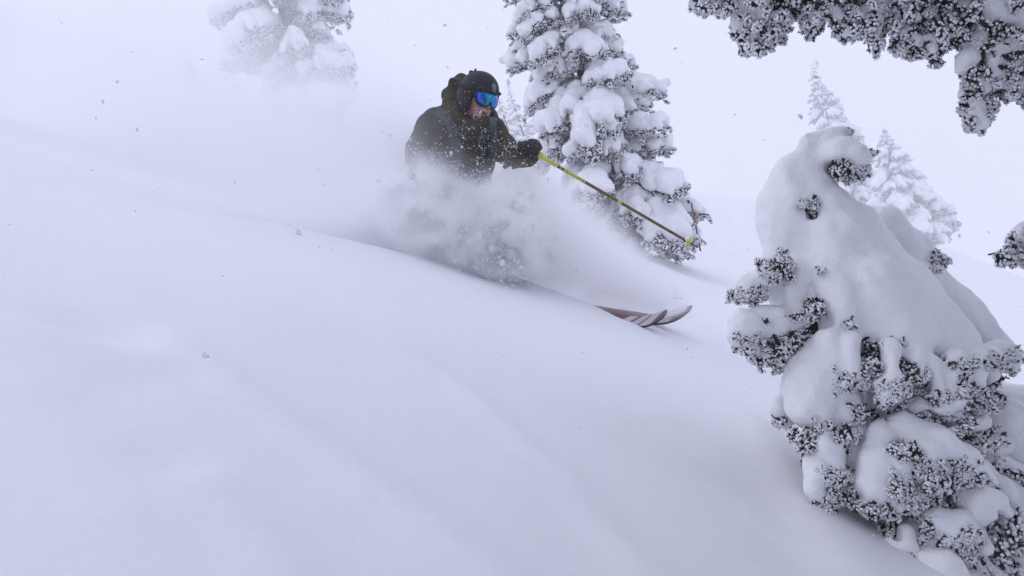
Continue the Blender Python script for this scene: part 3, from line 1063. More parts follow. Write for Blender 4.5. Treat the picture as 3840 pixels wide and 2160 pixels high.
LIMBS = [  # polygon of the hanging foliage, clumps, limb line, snow pads
    dict(poly=[(2570, -260), (2596, 24), (2640, 34), (2690, 46), (2712, 54), (2726, 40), (2738, 28), (2755, 36), (2790, 20), (2830, -60), (2820, -260)], n=260,
         limb=[(4700, -270), (3500, -330), (2900, -180), (2640, -60)],
         snow=[((2650, -30, -.03, 26), (2700, -20, -.03, 30), (2770, -10, -.04, 30)), ((2640, 8, -.05, 14), (2655, 22, -.05, 10))], rime=.75),
    dict(poly=[(2780, -200), (2775, 60), (2765, 120), (2785, 170), (2815, 185), (2865, 172), (2885, 145), (2930, 125), (2945, 95), (2965, 60), (2990, 40), (3030, 0), (3060, -200)], n=420,
         limb=[(4700, -230), (3600, -260), (3100, -120), (2830, 60)],
         snow=[((2800, 10, -.05, 40), (2775, 80, -.06, 34), (2768, 110, -.06, 22)), ((2960, 40, -.02, 36), (2990, 60, -.02, 30)), ((2860, 20, -.08, 36), (2850, 70, -.09, 26)), ((2920, 60, -.07, 26), (2905, 95, -.08, 20)), ((2815, 120, -.09, 22), (2830, 150, -.09, 16))], rime=.8),
    dict(poly=[(3010, -200), (3010, 60), (3020, 100), (3032, 128), (3060, 126), (3076, 100), (3086, 66), (3105, 76), (3135, 84), (3142, 125), (3175, 138), (3205, 140), (3222, 128),
               (3240, 96), (3262, 152), (3290, 172), (3306, 158), (3322, 100), (3350, 80), (3370, -200)], n=560,
         limb=[(4700, -190), (3700, -200), (3350, -60), (3150, 60)],
         snow=[((3200, 75, -.06, 28), (3250, 50, -.07, 34), (3310, 20, -.07, 32)), ((3235, 95, -.05, 24), (3260, 120, -.05, 22)), ((3050, 60, -.09, 22), (3045, 95, -.09, 18)), ((3120, 30, -.08, 26), (3150, 60, -.09, 20)), ((3280, 80, -.09, 30), (3290, 130, -.09, 20)), ((3170, 110, -.09, 18), (3190, 120, -.09, 16))], rime=.65),
    dict(poly=[(3330, -200), (3345, 80), (3350, 120), (3352, 165), (3390, 180), (3430, 190), (3470, 200), (3495, 212), (3512, 206), (3530, 180), (3560, 160), (3598, 150), (3612, 128),
               (3640, 60), (3660, -200)], n=640,
         limb=[(4700, -150), (3800, -120), (3600, 20), (3440, 150)],
         snow=[((3400, 50, -.08, 30), (3375, 70, -.08, 26)), ((3480, 40, -.06, 32), (3500, 70, -.06, 24)), ((3540, 120, -.07, 34), (3580, 130, -.06, 22)), ((3440, -20, -.05, 40), (3520, -10, -.05, 40)), ((3400, 130, -.09, 26), (3440, 150, -.09, 20)), ((3490, 150, -.09, 26), (3500, 185, -.09, 18)), ((3580, 60, -.08, 26), (3600, 20, -.07, 34))], rime=.6),
    dict(poly=[(3640, -150), (3630, 130), (3624, 170), (3606, 230), (3604, 258), (3618, 280), (3616, 330), (3612, 400), (3630, 450), (3650, 480), (3690, 482), (3708, 450), (3724, 406), (3712, 380), (3690, 345),
               (3745, 345), (3790, 360), (3840, 385), (3900, 420), (3980, 380), (3980, -150)], n=1150,
         limb=[(4700, 210), (4000, 60), (3780, 140), (3680, 260), (3665, 430)],
         snow=[((3680, 60, -.08, 44), (3720, 30, -.1, 58), (3790, 20, -.1, 60), (3850, 60, -.1, 60)), ((3655, 175, -.08, 40), (3630, 220, -.1, 36), (3618, 250, -.1, 26)),
               ((3640, 260, -.06, 24), (3628, 350, -.06, 26), (3640, 390, -.05, 22)), ((3740, 200, -.1, 40), (3725, 230, -.1, 34), (3745, 260, -.1, 22)),
               ((3790, 180, -.1, 40), (3790, 230, -.1, 38)), ((3660, 400, -.08, 30), (3680, 450, -.09, 28)), ((3820, 320, -.09, 34), (3780, 310, -.09, 26)), ((3690, 290, -.09, 22), (3700, 330, -.09, 18)), ((3680, 110, -.08, 30), (3660, 150, -.09, 32))], rime=.7),
    dict(poly=[(3704, 948), (3704, 962), (3740, 962), (3775, 968), (3780, 920), (3800, 880), (3850, 850), (3990, 830), (3990, 990), (3850, 985), (3830, 1000), (3800, 985), (3790, 1000)], n=170,
         limb=[(4700, 820), (4050, 880), (3850, 930), (3706, 955)],
         snow=[((3810, 910, -.04, 34), (3850, 885, -.05, 50), (3950, 850, -.05, 60))], rime=.75),
]
for L in LIMBS:
    pts = [oq(x, y, 0.04 + 0.1 * (i == 0)) for i, (x, y) in enumerate(L['limb'])]
    pts = np.array(pts)
    tq = BAS.T @ (ov_loc + upw * (3.1 - 0.45 * LIMBS.index(L) * 0.6 if L is not LIMBS[-1] else 0.95))
    pts = np.vstack([tq, pts[1:]])
    tt = np.linspace(0, 1, 12)
    sm = np.stack([np.interp(tt, np.linspace(0, 1, len(pts)), pts[:, k]) for k in range(3)], 1)
    for _ in range(2):
        sm[1:-1] = (sm[:-2] + sm[1:-1] * 2 + sm[2:]) / 4
    v, f = tube(W(sm) - ov_loc, np.linspace(0.035, 0.006, 12) if L is not LIMBS[-1] else np.linspace(0.022, 0.0022, 12), 9)
    limb = obj('branch', make_mesh('branch', v, f, M_BARK), over)
    c = fill([(x, y * 1.12 if LIMBS.index(L) < 4 and y > 0 else y) for x, y in L['poly']], int(L['n'] * 1.15), 0.07)
    fp = np.clip(L['rime'] + 0.95 * vnoise(c * 12, 3) + RNG.normal(size=len(c)) * 0.1, 0.03, 1)
    obj('foliage', tuft_mesh('foliage', W(c) - ov_loc, RNG.uniform(0.009, 0.015, len(c)), 40, 28, 0.0066, 0.0040, 0.0055, 0.0010, RNG, fp, MATS_TUFT), limb)
    lo = np.min([np.min([oq(x, y, z) - rr * OS for x, y, z, rr in ch], axis=0) for ch in L['snow']], axis=0) - 0.06
    hi = np.max([np.max([oq(x, y, z) + rr * OS for x, y, z, rr in ch], axis=0) for ch in L['snow']], axis=0) + 0.06
    fld = Field(lo, hi, 0.006)
    for ch in L['snow']:
        fld.chain([(oq(x, y, z), rr * OS) for x, y, z, rr in ch], 0.02)
    fld.roughen(0.012, 20, 6, 3)
    v, q = fld.mesh()
    obj('snow_cap', make_mesh('snow_cap', W(relax(v, q, 1)) - ov_loc, q, M_SNOW), limb)

# unseen boughs added to its crown, right and above, to shade the bear tree
ra_ = np.random.default_rng(77)
for i in range(60):
    zz = ra_.uniform(0.9, 5.6)
    az = ra_.uniform(0, 6.28)
    ln = 2.5 * (1 - 0.6 * zz / 6.0) * ra_.uniform(0.8, 1.25)
    pr = np.array([(x_ * math.cos(az) - y_ * math.sin(az), x_ * math.sin(az) + y_ * math.cos(az), z_) for x_ in (0, .3, .6, .9, 1.25) for y_ in (-.6, 0, .6) for z_ in (-.55, 0, .35)])
    pr = (pr * ln + ov_loc + [0, 0, zz]) @ BAS
    if np.any((pr[:, 1] > 0.05) & (np.abs(pr[:, 0]) < 0.66 * pr[:, 1]) & (np.abs(pr[:, 2]) < 0.40 * pr[:, 1])) or np.linalg.norm(pr, axis=1).min() < 0.6:
        continue
    fol, cap = BOUGHS[int(ra_.integers(len(BOUGHS)))]
    b = obj('bough', fol, over)
    b.location = (0, 0, zz)
    b.rotation_euler = (0, ra_.normal() * 0.1, az)
    b.scale = (ln, ln * 0.9, ln * 0.8)
    obj('snow_cap', cap, b)

# ------------------------------------------------------------------ the skier
SK = P(1870, 1050, 5.1)
person = thing('person', SK, 'skier in dark olive hooded jacket, black helmet and blue mirrored goggles, waist-deep in powder', 'person')


def skin_field(f, name, m, parent, rough=None, it=1, seed=1, cap_=None):
    if rough:
        for a_, fr_ in rough:
            f.roughen(a_, fr_, seed, 2)
    v_, q_ = f.mesh()
    v_ = relax(v_, q_, it, 0.5)
    return obj(name, make_mesh(name, W(v_) - SK, q_, m), parent)


# head frame (right, forward, up axes of the picture-taker's basis)
HC = Q(1792, 372, 5.20)
hf = np.array([0.60, -0.74, -0.30]); hf /= np.linalg.norm(hf)
hu = np.array([0.20, -0.12, 0.97]); hu -= hf * (hu @ hf); hu /= np.linalg.norm(hu)
hr = np.cross(hf, hu)                       # the skier's right side
HR = np.stack([hr, hf, hu], axis=1)         # columns: right, front, up


def hp(x, y, z):
    return HC + HR @ np.array([x, y, z])


# body: head, neck, trunk, limbs in one continuous skin
J = dict(hipr=Q(1690, 770, 5.34), hipl=Q(1775, 775, 5.28), kner=Q(1790, 900, 5.08), knel=Q(1868, 872, 4.98), ankr=Q(1800, 1020, 5.34), ankl=Q(1888, 1035, 5.14),
         waist=Q(1728, 700, 5.33), chest=Q(1738, 560, 5.31), shr=Q(1610, 478, 5.36), shl=Q(1842, 488, 5.28), elr=Q(1556, 640, 5.36), ell=Q(1915, 580, 5.14),
         wrr=Q(1600, 750, 5.14), wrl=Q(1972, 572, 4.98), neck=Q(1752, 450, 5.30))
f = Field(Q(1480, 1110, 5.3) - [0, .75, 0], Q(2080, 240, 5.3) + [0, .55, 0], 0.0125)
f.ell(hp(0, 0.0, 0.02), (0.075, 0.095, 0.105), 0.01, HR)
f.ell(hp(0, 0.045, -0.06), (0.052, 0.05, 0.06), 0.03, HR)
f.cap(hp(0, -0.01, -0.06), J['neck'], 0.06, 0.07, 0.03)
f.cap(J['neck'], J['chest'], 0.07, 0.14, 0.05)
f.cap(J['chest'], J['waist'], 0.15, 0.13, 0.06)
f.cap(J['shr'], J['shl'], 0.065, 0.065, 0.06)
for a, b, r1, r2 in (('shr', 'elr', .055, .045), ('elr', 'wrr', .045, .032), ('shl', 'ell', .055, .045), ('ell', 'wrl', .045, .032),
                     ('hipr', 'kner', .085, .06), ('kner', 'ankr', .06, .045), ('hipl', 'knel', .085, .06), ('knel', 'ankl', .06, .045), ('hipr', 'hipl', .10, .10)):
    f.cap(J[a], J[b], r1, r2, 0.04)
f.cap(J['waist'], (J['hipr'] + J['hipl']) / 2, 0.13, 0.11, 0.05)
body = skin_field(f, 'body', M_SKIN, person)

# finer face over the skull
f = Field(HC - 0.19, HC + 0.19, 0.0045)
f.ell(hp(0, 0.012, -0.005), (0.072, 0.088, 0.108), 0.01, HR)
f.ell(hp(0, 0.055, -0.075), (0.045, 0.044, 0.048), 0.03, HR)          # jaw and chin
f.ell(hp(0, 0.085, -0.108), (0.022, 0.018, 0.016), 0.015, HR)
for s in (-1, 1):
    f.ell(hp(s * 0.042, 0.068, -0.022), (0.026, 0.022, 0.028), 0.02, HR)    # cheeks
    f.ell(hp(s * 0.030, 0.098, 0.012), (0.017, 0.012, 0.012), 0.008, HR, cut=True)   # eye sockets
    f.ell(hp(s * 0.030, 0.088, 0.012), (0.012, 0.012, 0.012), 0.002, HR)
    f.ell(hp(s * 0.074, -0.005, -0.005), (0.008, 0.020, 0.032), 0.006, HR)   # ears
    f.ell(hp(s * 0.011, 0.108, -0.034), (0.009, 0.011, 0.008), 0.006, HR)    # nostril wings
f.cap(hp(0, 0.096, 0.018), hp(0, 0.122, -0.028), 0.009, 0.013, 0.014)    # nose
f.cap(hp(-0.018, 0.098, -0.060), hp(0.018, 0.098, -0.060), 0.009, 0.009, 0.012)
f.cap(hp(-0.016, 0.098, -0.086), hp(0.016, 0.098, -0.086), 0.009, 0.009, 0.012)
f.ell(hp(0, 0.108, -0.072), (0.019, 0.018, 0.0085), 0.006, HR, cut=True)  # open mouth
v, q = f.mesh()
obj('face', make_mesh('face', W(relax(v, q, 1)) - SK, q, M_SKIN), person)
f = Field(hp(0, .095, -.072) - 0.05, hp(0, .095, -.072) + 0.05, 0.003)
f.ell(hp(0, 0.088, -0.072), (0.024, 0.014, 0.014), 0.002, HR)
skin_field(f, 'mouth', M_LIP, person)
# frosted beard
n = 520
bx = RNG.uniform(-1, 1, n); bz = RNG.uniform(0, 1, n)
ang = bx * 1.15
pts = np.stack([np.sin(ang) * (0.052 + 0.012 * (1 - bz)), 0.050 + np.cos(ang) * 0.046, -0.045 - bz * 0.078], 1)
pts[:, 1] -= 0.012 * bz ** 2 - 0.004
keep = ~((np.abs(pts[:, 0]) < 0.020) & (np.abs(pts[:, 2] + 0.073) < 0.011))
keep &= RNG.uniform(size=n) < (0.25 + 0.75 * (np.abs(bx) < 0.55))
pts = pts[keep]
dr = pts * [1, 1, 0.4] + [0, 0.0, -0.02] + RNG.normal(size=pts.shape) * 0.02
v, t = spindles(HC + pts @ HR.T, dr @ HR.T, 0.011, 0.0030, 4, 0.5)
beard = obj('beard', make_mesh('beard', W(v) - SK, t, M_FROST), person)

# helmet
f = Field(HC - 0.24, HC + 0.24, 0.006)
f.ell(hp(0, -0.006, 0.052), (0.112, 0.136, 0.118), 0.01, HR)
f.ell(hp(0, -0.05, 0.0), (0.104, 0.095, 0.11), 0.03, HR)
for s in (-1, 1):
    f.ell(hp(s * 0.085, 0.0, -0.035), (0.024, 0.052, 0.066), 0.02, HR)      # ear pads
f.box(hp(0, 0.135, -0.06), (0.088, 0.085, 0.108), 0.012, HR, 0.02, cut=True)      # face opening
f.ell(hp(0, 0.03, -0.06), (0.078, 0.11, 0.13), 0.01, HR, cut=True)
f.cap(hp(-0.075, 0.105, 0.062), hp(0.075, 0.105, 0.062), 0.010, 0.010, 0.012)     # brim
for a in (-0.5, 0.0, 0.5):
    f.ell(hp(a * 0.09, -0.05 - 0.02 * (a == 0), 0.168), (0.010, 0.03, 0.012), 0.006, HR, cut=True)   # vents
helmet = skin_field(f, 'helmet', M_HELM, person)
f = Field(hp(-.03, -.13, .13) - .06, hp(-.03, -.13, .13) + .06, 0.005)
f.box(hp(-0.02, -0.118, 0.125), (0.045, 0.013, 0.035), 0.006, HR, 0.008)
f.cap(hp(-0.02, -0.122, 0.16), hp(-0.02, -0.128, 0.176), 0.010, 0.006, 0.01)
skin_field(f, 'goggle_clip', M_PAD, helmet)
# badge on the helmet front: ring, inner peak and bar lying on the shell


def shell_pt(az, el, lift=0.0025):
    d = np.array([math.sin(az) * math.cos(el), math.cos(az) * math.cos(el), math.sin(el)])
    r = np.array([0.112, 0.136, 0.118])
    s = 1 / np.linalg.norm(d / r)
    return hp(*(np.array([0, -0.006, 0.052]) + d * (s + lift)))


V, F = [], []


def strip(ptsa, wdt):
    for (a0, e0), (a1, e1) in zip(ptsa[:-1], ptsa[1:]):
        dx, dy = a1 - a0, e1 - e0
        l = math.hypot(dx, dy) + 1e-9
        nx_, ny_ = -dy / l * wdt, dx / l * wdt
        o = len(V)
        for a, e in ((a0 + nx_, e0 + ny_), (a1 + nx_, e1 + ny_), (a1 - nx_, e1 - ny_), (a0 - nx_, e0 - ny_)):
            V.append(W(shell_pt(a, e)) - SK)
        F.append((o, o + 1, o + 2, o + 3))


ca, ce = -0.05, 0.32
strip([(ca + 0.10 * math.cos(t), ce + 0.12 * math.sin(t)) for t in np.linspace(0, 2 * math.pi, 15)], 0.02)
strip([(ca - 0.06, ce - 0.05), (ca, ce + 0.06), (ca + 0.06, ce - 0.05)], 0.018)
strip([(ca - 0.10, ce - 0.19), (ca + 0.10, ce - 0.19)], 0.022)
obj('badge', make_mesh('badge', np.array(V), np.array(F), M_BADGE, False), helmet)

# goggles: lens, frame, strap
gog = obj('goggles', None, person)
gog.empty_display_size = 0.05


def lens_pt(u, v_, R=0.105, off=0.0):
    """u -1..1 across, v -1..1 up; outline with nose notch"""
    a = u * 0.88
    hgt = 0.046 * (1 - 0.10 * abs(u) ** 3)
    z0 = 0.016
    z = z0 + v_ * hgt
    if v_ < 0:
        z = z0 + v_ * hgt * (1 - 0.50 * math.exp(-(u / 0.16) ** 2)) * (1 - 0.25 * max(0, abs(u) - 0.55) / 0.45)
    w_ = R + off
    rr_ = w_ - 0.010 * v_ * v_
    return hp(math.sin(a) * rr_, 0.028 + math.cos(a) * rr_ - 0.012 * v_, z)


NU, NV = 33, 13
V = [lens_pt(-1 + 2 * i / (NU - 1), -1 + 2 * j / (NV - 1)) for i in range(NU) for j in range(NV)]
tint = [min(1, 0.05 + abs(-1 + 2 * i / (NU - 1) - 0.1) ** 1.4 * 0.85 + 0.12 * ((-1 + 2 * j / (NV - 1)) < -.5)) for i in range(NU) for j in range(NV)]
F = [(i * NV + j, i * NV + j + 1, (i + 1) * NV + j + 1, (i + 1) * NV + j) for i in range(NU - 1) for j in range(NV - 1)]
me = make_mesh('lens', W(np.array(V)) - SK, np.array(F), M_LENS)
at = me.attributes.new('tint', 'FLOAT', 'POINT')
at.data.foreach_set('value', np.array(tint, np.float32))
obj('lens', me, gog)
rim = [lens_pt(-1 + 2 * i / 24, 1, off=-.004) for i in range(25)] + [lens_pt(1, 1 - 2 * j / 8, off=-.004) for j in range(1, 8)] \
    + [lens_pt(1 - 2 * i / 40, -1, off=-.004) for i in range(41)] + [lens_pt(-1, -1 + 2 * j / 8, off=-.004) for j in range(1, 9)]
f = Field(HC - 0.2, HC + 0.2, 0.004)
for a, b in zip(rim, rim[1:] + rim[:1]):
    f.cap(a, b, 0.0055, 0.0055, 0.004)
f.cap(lens_pt(0, -0.8, off=-.002), lens_pt(0.02, -1.0, off=.002), 0.008, 0.007, 0.006)
rim2 = [a - HR @ np.array([0, 0.014, 0]) for a in rim]
for a, b in zip(rim2, rim2[1:] + rim2[:1]):
    f.cap(a, b, 0.007, 0.007, 0.006)
skin_field(f, 'frame', M_PAD, gog)
V, F = [], []
sa = np.linspace(0.95, 2 * math.pi - 0.95, 40)
for a in sa:
    for e in (-0.10, 0.14):
        zz = -0.10 if False else e + 0.10 * math.sin((a - 0.95) / (2 * math.pi - 1.9) * math.pi)
        for lf in (0.003, 0.008):
            V.append(W(shell_pt(a, zz - 0.08, lf)) - SK)
for i in range(len(sa) - 1):
    o = i * 4
    for a, b in ((0, 2), (2, 3), (3, 1), (1, 0)):
        F.append((o + a, o + b, o + 4 + b, o + 4 + a))
obj('strap', make_mesh('strap', np.array(V), np.array(F), M_PAD), gog)

# jacket with collar and hood
f = Field(Q(1470, 860, 5.3) - [0, .5, 0], Q(2090, 240, 5.3) + [0, .45, 0], 0.0095)
f.ell(Q(1733, 560, 5.30), (0.215, 0.150, 0.235), 0.05)
f.cap(Q(1730, 600, 5.31), Q(1728, 700, 5.33), 0.175, 0.165, 0.05)
f.ell(Q(1735, 735, 5.32), (0.225, 0.18, 0.15), 0.05)
f.cap(Q(1618, 470, 5.36), Q(1845, 482, 5.29), 0.085, 0.085, 0.06)
f.cap(Q(1640, 440, 5.36), Q(1700, 410, 5.36), 0.065, 0.06, 0.05)
f.chain([(Q(1612, 478, 5.36), .088), (Q(1572, 560, 5.37), .080), (Q(1560, 645, 5.36), .074), (Q(1578, 710, 5.24), .066), (Q(1600, 745, 5.15), .058)], 0.03)
f.chain([(Q(1845, 488, 5.28), .086), (Q(1885, 540, 5.21), .074), (Q(1915, 575, 5.14), .070), (Q(1945, 588, 5.05), .062), (Q(1972, 592, 4.985), .062)], 0.025)
f.chain([(Q(1950, 598, 5.0), .052), (Q(1985, 600, 4.95), .048), (Q(2012, 597, 4.92), .028)], 0.02)
# sleeve folds
for i, (x, y, d) in enumerate(((1868, 520, 5.2), (1895, 560, 5.13), (1925, 590, 5.06), (1950, 600, 4.99))):
    f.cap(Q(x - 28, y + 34, d), Q(x + 26, y - 26, d), 0.016, 0.012, 0.025)
for i, (x, y, d) in enumerate(((1590, 520, 5.28), (1568, 590, 5.29), (1560, 650, 5.28))):
    f.cap(Q(x - 30, y + 8, d), Q(x + 36, y - 10, d), 0.014, 0.012, 0.02)
# standing collar wrapped round the jaw, and the hood bunched behind the helmet
f.chain([(Q(1690, 392, 5.36), .050), (Q(1700, 428, 5.26), .048), (Q(1735, 462, 5.18), .048), (Q(1780, 478, 5.13), .046), (Q(1815, 470, 5.13), .040), (Q(1838, 446, 5.2), .040), (Q(1835, 430, 5.3), .045)], 0.02)
f.chain([(Q(1690, 392, 5.36), .050), (Q(1755, 430, 5.47), .07), (Q(1835, 430, 5.32), .05)], 0.03)
f.cap(Q(1712, 448, 5.24), Q(1790, 500, 5.15), 0.06, 0.06, 0.03)
f.chain([(Q(1682, 398, 5.38), .044), (Q(1684, 352, 5.40), .042), (Q(1704, 318, 5.42), .034), (Q(1730, 300, 5.48), .036)], 0.02)
f.chain([(Q(1692, 380, 5.46), .05), (Q(1720, 340, 5.50), .06)], 0.03)
# room for the head
f.ell(hp(0, -0.006, 0.04), (0.118, 0.141, 0.135), 0.008, HR, cut=True)
f.ell(hp(0, 0.06, -0.055), (0.068, 0.085, 0.072), 0.008, HR, cut=True)
# chest pockets and storm flap
f.cap(Q(1795, 500, 5.13), Q(1786, 640, 5.14), 0.012, 0.012, 0.02)
f.cap(Q(1806, 520, 5.13), Q(1812, 600, 5.15), 0.010, 0.010, 0.02)
f.box(Q(1705, 600, 5.145), (0.05, 0.02, 0.06), 0.02, None, 0.01)
f.roughen(0.016, 8, 11, 2)
f.roughen(0.008, 26, 12, 2)
jacket = skin_field(f, 'jacket', M_JACKET, person)
JV, JQ = f.mesh()


def drape(pts, wd, th=0.006):
    """a band laid on the front of the jacket along picture points (px, py)"""
    V, F = [], []
    pts = np.array(pts, float)
    tt = np.linspace(0, 1, 26)
    pp = np.stack([np.interp(tt, np.linspace(0, 1, len(pts)), pts[:, k]) for k in range(2)], 1)
    tg = np.gradient(pp, axis=0)
    tg /= np.linalg.norm(tg, axis=1, keepdims=True)
    nr = np.stack([-tg[:, 1], tg[:, 0]], 1)
    jx = 1920 + JV[:, 0] / JV[:, 1] * FPX
    jy = 1080 - JV[:, 2] / JV[:, 1] * FPX
    rows = []
    for p, n_ in zip(pp, nr):
        row = []
        for s in np.linspace(-1, 1, 5):
            a = p + n_ * s * wd
            near = (np.abs(jx - a[0]) < 7) & (np.abs(jy - a[1]) < 7)
            row.append((a, JV[near, 1].min() if near.any() else np.nan))
        rows.append(row)
    dm = np.array([[r_[1] for r_ in row] for row in rows])
    dm = np.where(np.isnan(dm), np.nanmean(dm), dm)
    for _ in range(4):
        dm[1:-1] = (dm[:-2] + dm[1:-1] * 2 + dm[2:]) / 4
    for i, row in enumerate(rows):
        for j, (a, _) in enumerate(row):
            V.append(Q(a[0], a[1], dm[i, j] - th * (1 if 0 < j < 4 else 0.2)))
    for i in range(len(rows) - 1):
        for j in range(4):
            o = i * 5 + j
            F.append((o, o + 1, o + 6, o + 5))
    v_ = W(np.array(V)) - SK
    n0 = len(v_)
    back = v_ + FWD * 0.008
    F = np.array(F)
    return np.concatenate([v_, back]), np.concatenate([F, F[:, ::-1] + n0])


for nm, pts, wd, m_ in (('shoulder_strap', [(1632, 412), (1672, 440), (1700, 490), (1716, 560), (1712, 640)], 19, M_STRAP),
                        ('shoulder_strap', [(1846, 440), (1852, 490), (1850, 560), (1838, 610)], 13, M_STRAP),
                        ('chest_strap', [(1712, 512), (1770, 520), (1850, 508)], 6, M_STRAP),
                        ('zip', [(1778, 505), (1781, 560), (1783, 612)], 3.2, M_ZIP),
                        ('zip', [(1809, 505), (1812, 560), (1814, 612)], 3.2, M_ZIP)):
    v_, q_ = drape(pts, wd)
    obj(nm, make_mesh(nm, v_, q_, m_), jacket)

# trousers and boots
f = Field(Q(1560, 1100, 5.2) - [0, .5, 0], Q(2020, 680, 5.2) + [0, .45, 0], 0.012)
f.cap(J['hipr'], J['hipl'], 0.15, 0.15, 0.05)
for a, b, r1, r2 in (('hipr', 'kner', .118, .095), ('kner', 'ankr', .09, .085), ('hipl', 'knel', .118, .095), ('knel', 'ankl', .09, .085)):
    f.cap(J[a], J[b], r1, r2, 0.03)
f.roughen(0.02, 9, 21, 2)
skin_field(f, 'trousers', M_PANTS, person)
SKI_F = Q(2394, 1222, 5.0) - Q(1890, 1146, 5.12)
SKI_F /= np.linalg.norm(SKI_F)
sn = BAS.T @ SLOPE_N                         # slope normal in (right, forward, up)
for k in ('ankr', 'ankl'):
    f = Field(J[k] - 0.3, J[k] + 0.3, 0.008)
    toe = J[k] + SKI_F * 0.19 - sn * 0.07
    f.cap(J[k] - sn * 0.05 - SKI_F * 0.06, toe, 0.062, 0.05, 0.02)
    f.cap(J[k] - sn * 0.03 - SKI_F * 0.02, J[k] + sn * 0.16, 0.065, 0.072, 0.02)
    for t in (0.0, 0.05, 0.1):
        f.cap(J[k] + SKI_F * 0.062 + sn * t, J[k] + SKI_F * 0.078 + sn * (t + 0.004), 0.012, 0.010, 0.004)
    skin_field(f, 'boot', M_BOOT, person)

# gloves
PT0, PT1 = Q(2022, 583, 4.92), Q(2618, 929, 4.90)
pax = (PT1 - PT0) / np.linalg.norm(PT1 - PT0)


def glove(center, ax, back, wrist):
    """fist closed round an axis; back = direction of the back of the hand"""
    back = back - ax * (back @ ax); back /= np.linalg.norm(back)
    side = np.cross(ax, back)
    f = Field(np.minimum(center, wrist) - 0.12, np.maximum(center, wrist) + 0.12, 0.0048)
    lens = [0.92, 1.0, 1.04, 0.98]
    for i in range(4):
        o = center + ax * (0.036 - i * 0.0245)
        pts = []
        for k, th in enumerate(np.linspace(0.35, 3.9 * lens[i], 8)):
            R_ = 0.036 - 0.0012 * k
            pts.append((o + back * math.cos(th) * R_ + side * math.sin(th) * R_, 0.0152 - 0.0006 * k))
        f.chain(pts, 0.003)
    f.ell(center + back * 0.026 - side * 0.026, (0.030, 0.050, 0.024), 0.015, np.stack([side, ax, back], 1))
    f.chain([(center - side * 0.036 + ax * 0.03, .017), (center - side * 0.026 - back * 0.030 + ax * 0.046, .0155), (center + side * 0.012 - back * 0.044 + ax * 0.044, .013)], 0.004)
    f.cap(center + back * 0.02 - side * 0.03, wrist, 0.036, 0.044, 0.015)
    f.cap(wrist, wrist + (wrist - center) * 0.12, 0.048, 0.05, 0.006)
    f.roughen(0.004, 45, 31, 2)
    return f


f = glove(PT0 - pax * 0.052 + np.array([0, 0, 0.004]), pax, np.array([0.25, -0.55, 0.8]), J['wrl'] + np.array([0.0, -0.03, 0.015]))
skin_field(f, 'glove', M_GLOVE, person)
f = glove(J['wrr'] + np.array([0.02, -0.05, -0.05]), np.array([0.5, 0.3, -0.8]) / np.linalg.norm([0.5, 0.3, -0.8]), np.array([-0.6, -0.6, 0.3]), J['wrr'])
skin_field(f, 'glove', M_GLOVE, person)

# ------------------------------------------------------------------ ski pole
PL0 = W(PT0)
pole = thing('ski_pole', W(PT1), 'yellow and olive ski pole held out downhill in the gloved hand', 'ski pole')
OFF = W(PT1)
plen = float(np.linalg.norm(PT1 - PT0))


def pt(t):
    return W(PT0 + pax * plen * t) - OFF


def section(nm, t0, t1, r0, r1, m_, par=pole, sides=14, n=3):
    v_, f_ = tube([pt(t0 + (t1 - t0) * i / (n - 1)) for i in range(n)], np.linspace(r0, r1, n), sides)
    return obj(nm, make_mesh(nm, v_, f_, m_), par)


section('grip', -0.135, -0.012, 0.017, 0.016, M_ZIP, n=4)
v_, f_ = tube([pt(t) for t in (-0.016, -0.008, 0.004, 0.02, 0.04, 0.118)], [0.010, 0.020, 0.0225, 0.0135, 0.0115, 0.0105], 16)
grip_foot = obj('grip_collar', make_mesh('grip_collar', v_, f_, M_YELLOW), pole)
shaft = section('shaft', 0.112, 0.955, 0.0100, 0.0084, M_OLIVE, n=8)
section('band', 0.1345, 0.1385, 0.0103, 0.0103, M_YELLOW, shaft)
lab = section('band', 0.158, 0.292, 0.0103, 0.0101, M_YELLOW, shaft)
section('band', 0.496, 0.519, 0.0097, 0.0096, M_YELLOW, shaft)
section('tip', 0.945, 1.0, 0.0075, 0.0040, M_STEEL)
v_, f_ = tube([pt(t) for t in (0.926, 0.936, 0.940, 0.944, 0.952)], [0.010, 0.014, 0.042, 0.040, 0.009], 24)
basket = obj('basket', make_mesh('basket', v_, f_, M_YELLOW), pole)
f = Field(PT0 + pax * plen * 0.93 - 0.06, PT0 + pax * plen * 0.93 + 0.06, 0.004)
f.ell(PT0 + pax * plen * 0.932 + [0.004, -0.004, 0.012], (0.020, 0.018, 0.016), 0.004)
f.roughen(0.006, 60, 2, 2)
v_, q_ = f.mesh()
obj('snow_clump', make_mesh('snow_clump', W(v_) - OFF, q_, M_SNOW), basket)
# lettering, upside down as the pole is held
cu = bpy.data.curves.new('lettering', 'FONT')
cu.body = 'salomon'
cu.size = 0.021
cu.space_character = 1.08
cu.extrude = 0.0
tmp = bpy.data.objects.new('tmp', cu)
COL.objects.link(tmp)
dg = bpy.context.evaluated_depsgraph_get()
tm = bpy.data.meshes.new_from_object(tmp.evaluated_get(dg))
co = np.zeros(len(tm.vertices) * 3)
tm.vertices.foreach_get('co', co)
co = co.reshape(-1, 3)
bpy.data.objects.remove(tmp)
polys = [tuple(p.vertices) for p in tm.polygons]
# the word and, beside it, the square emblem with its S
wlen = co[:, 0].max()
em_v, em_f = [], []


def em_quad(x0, y0, x1, y1):
    o = len(em_v)
    em_v.extend([(x0, y0), (x1, y0), (x1, y1), (x0, y1)])
    em_f.append((o, o + 1, o + 2, o + 3))


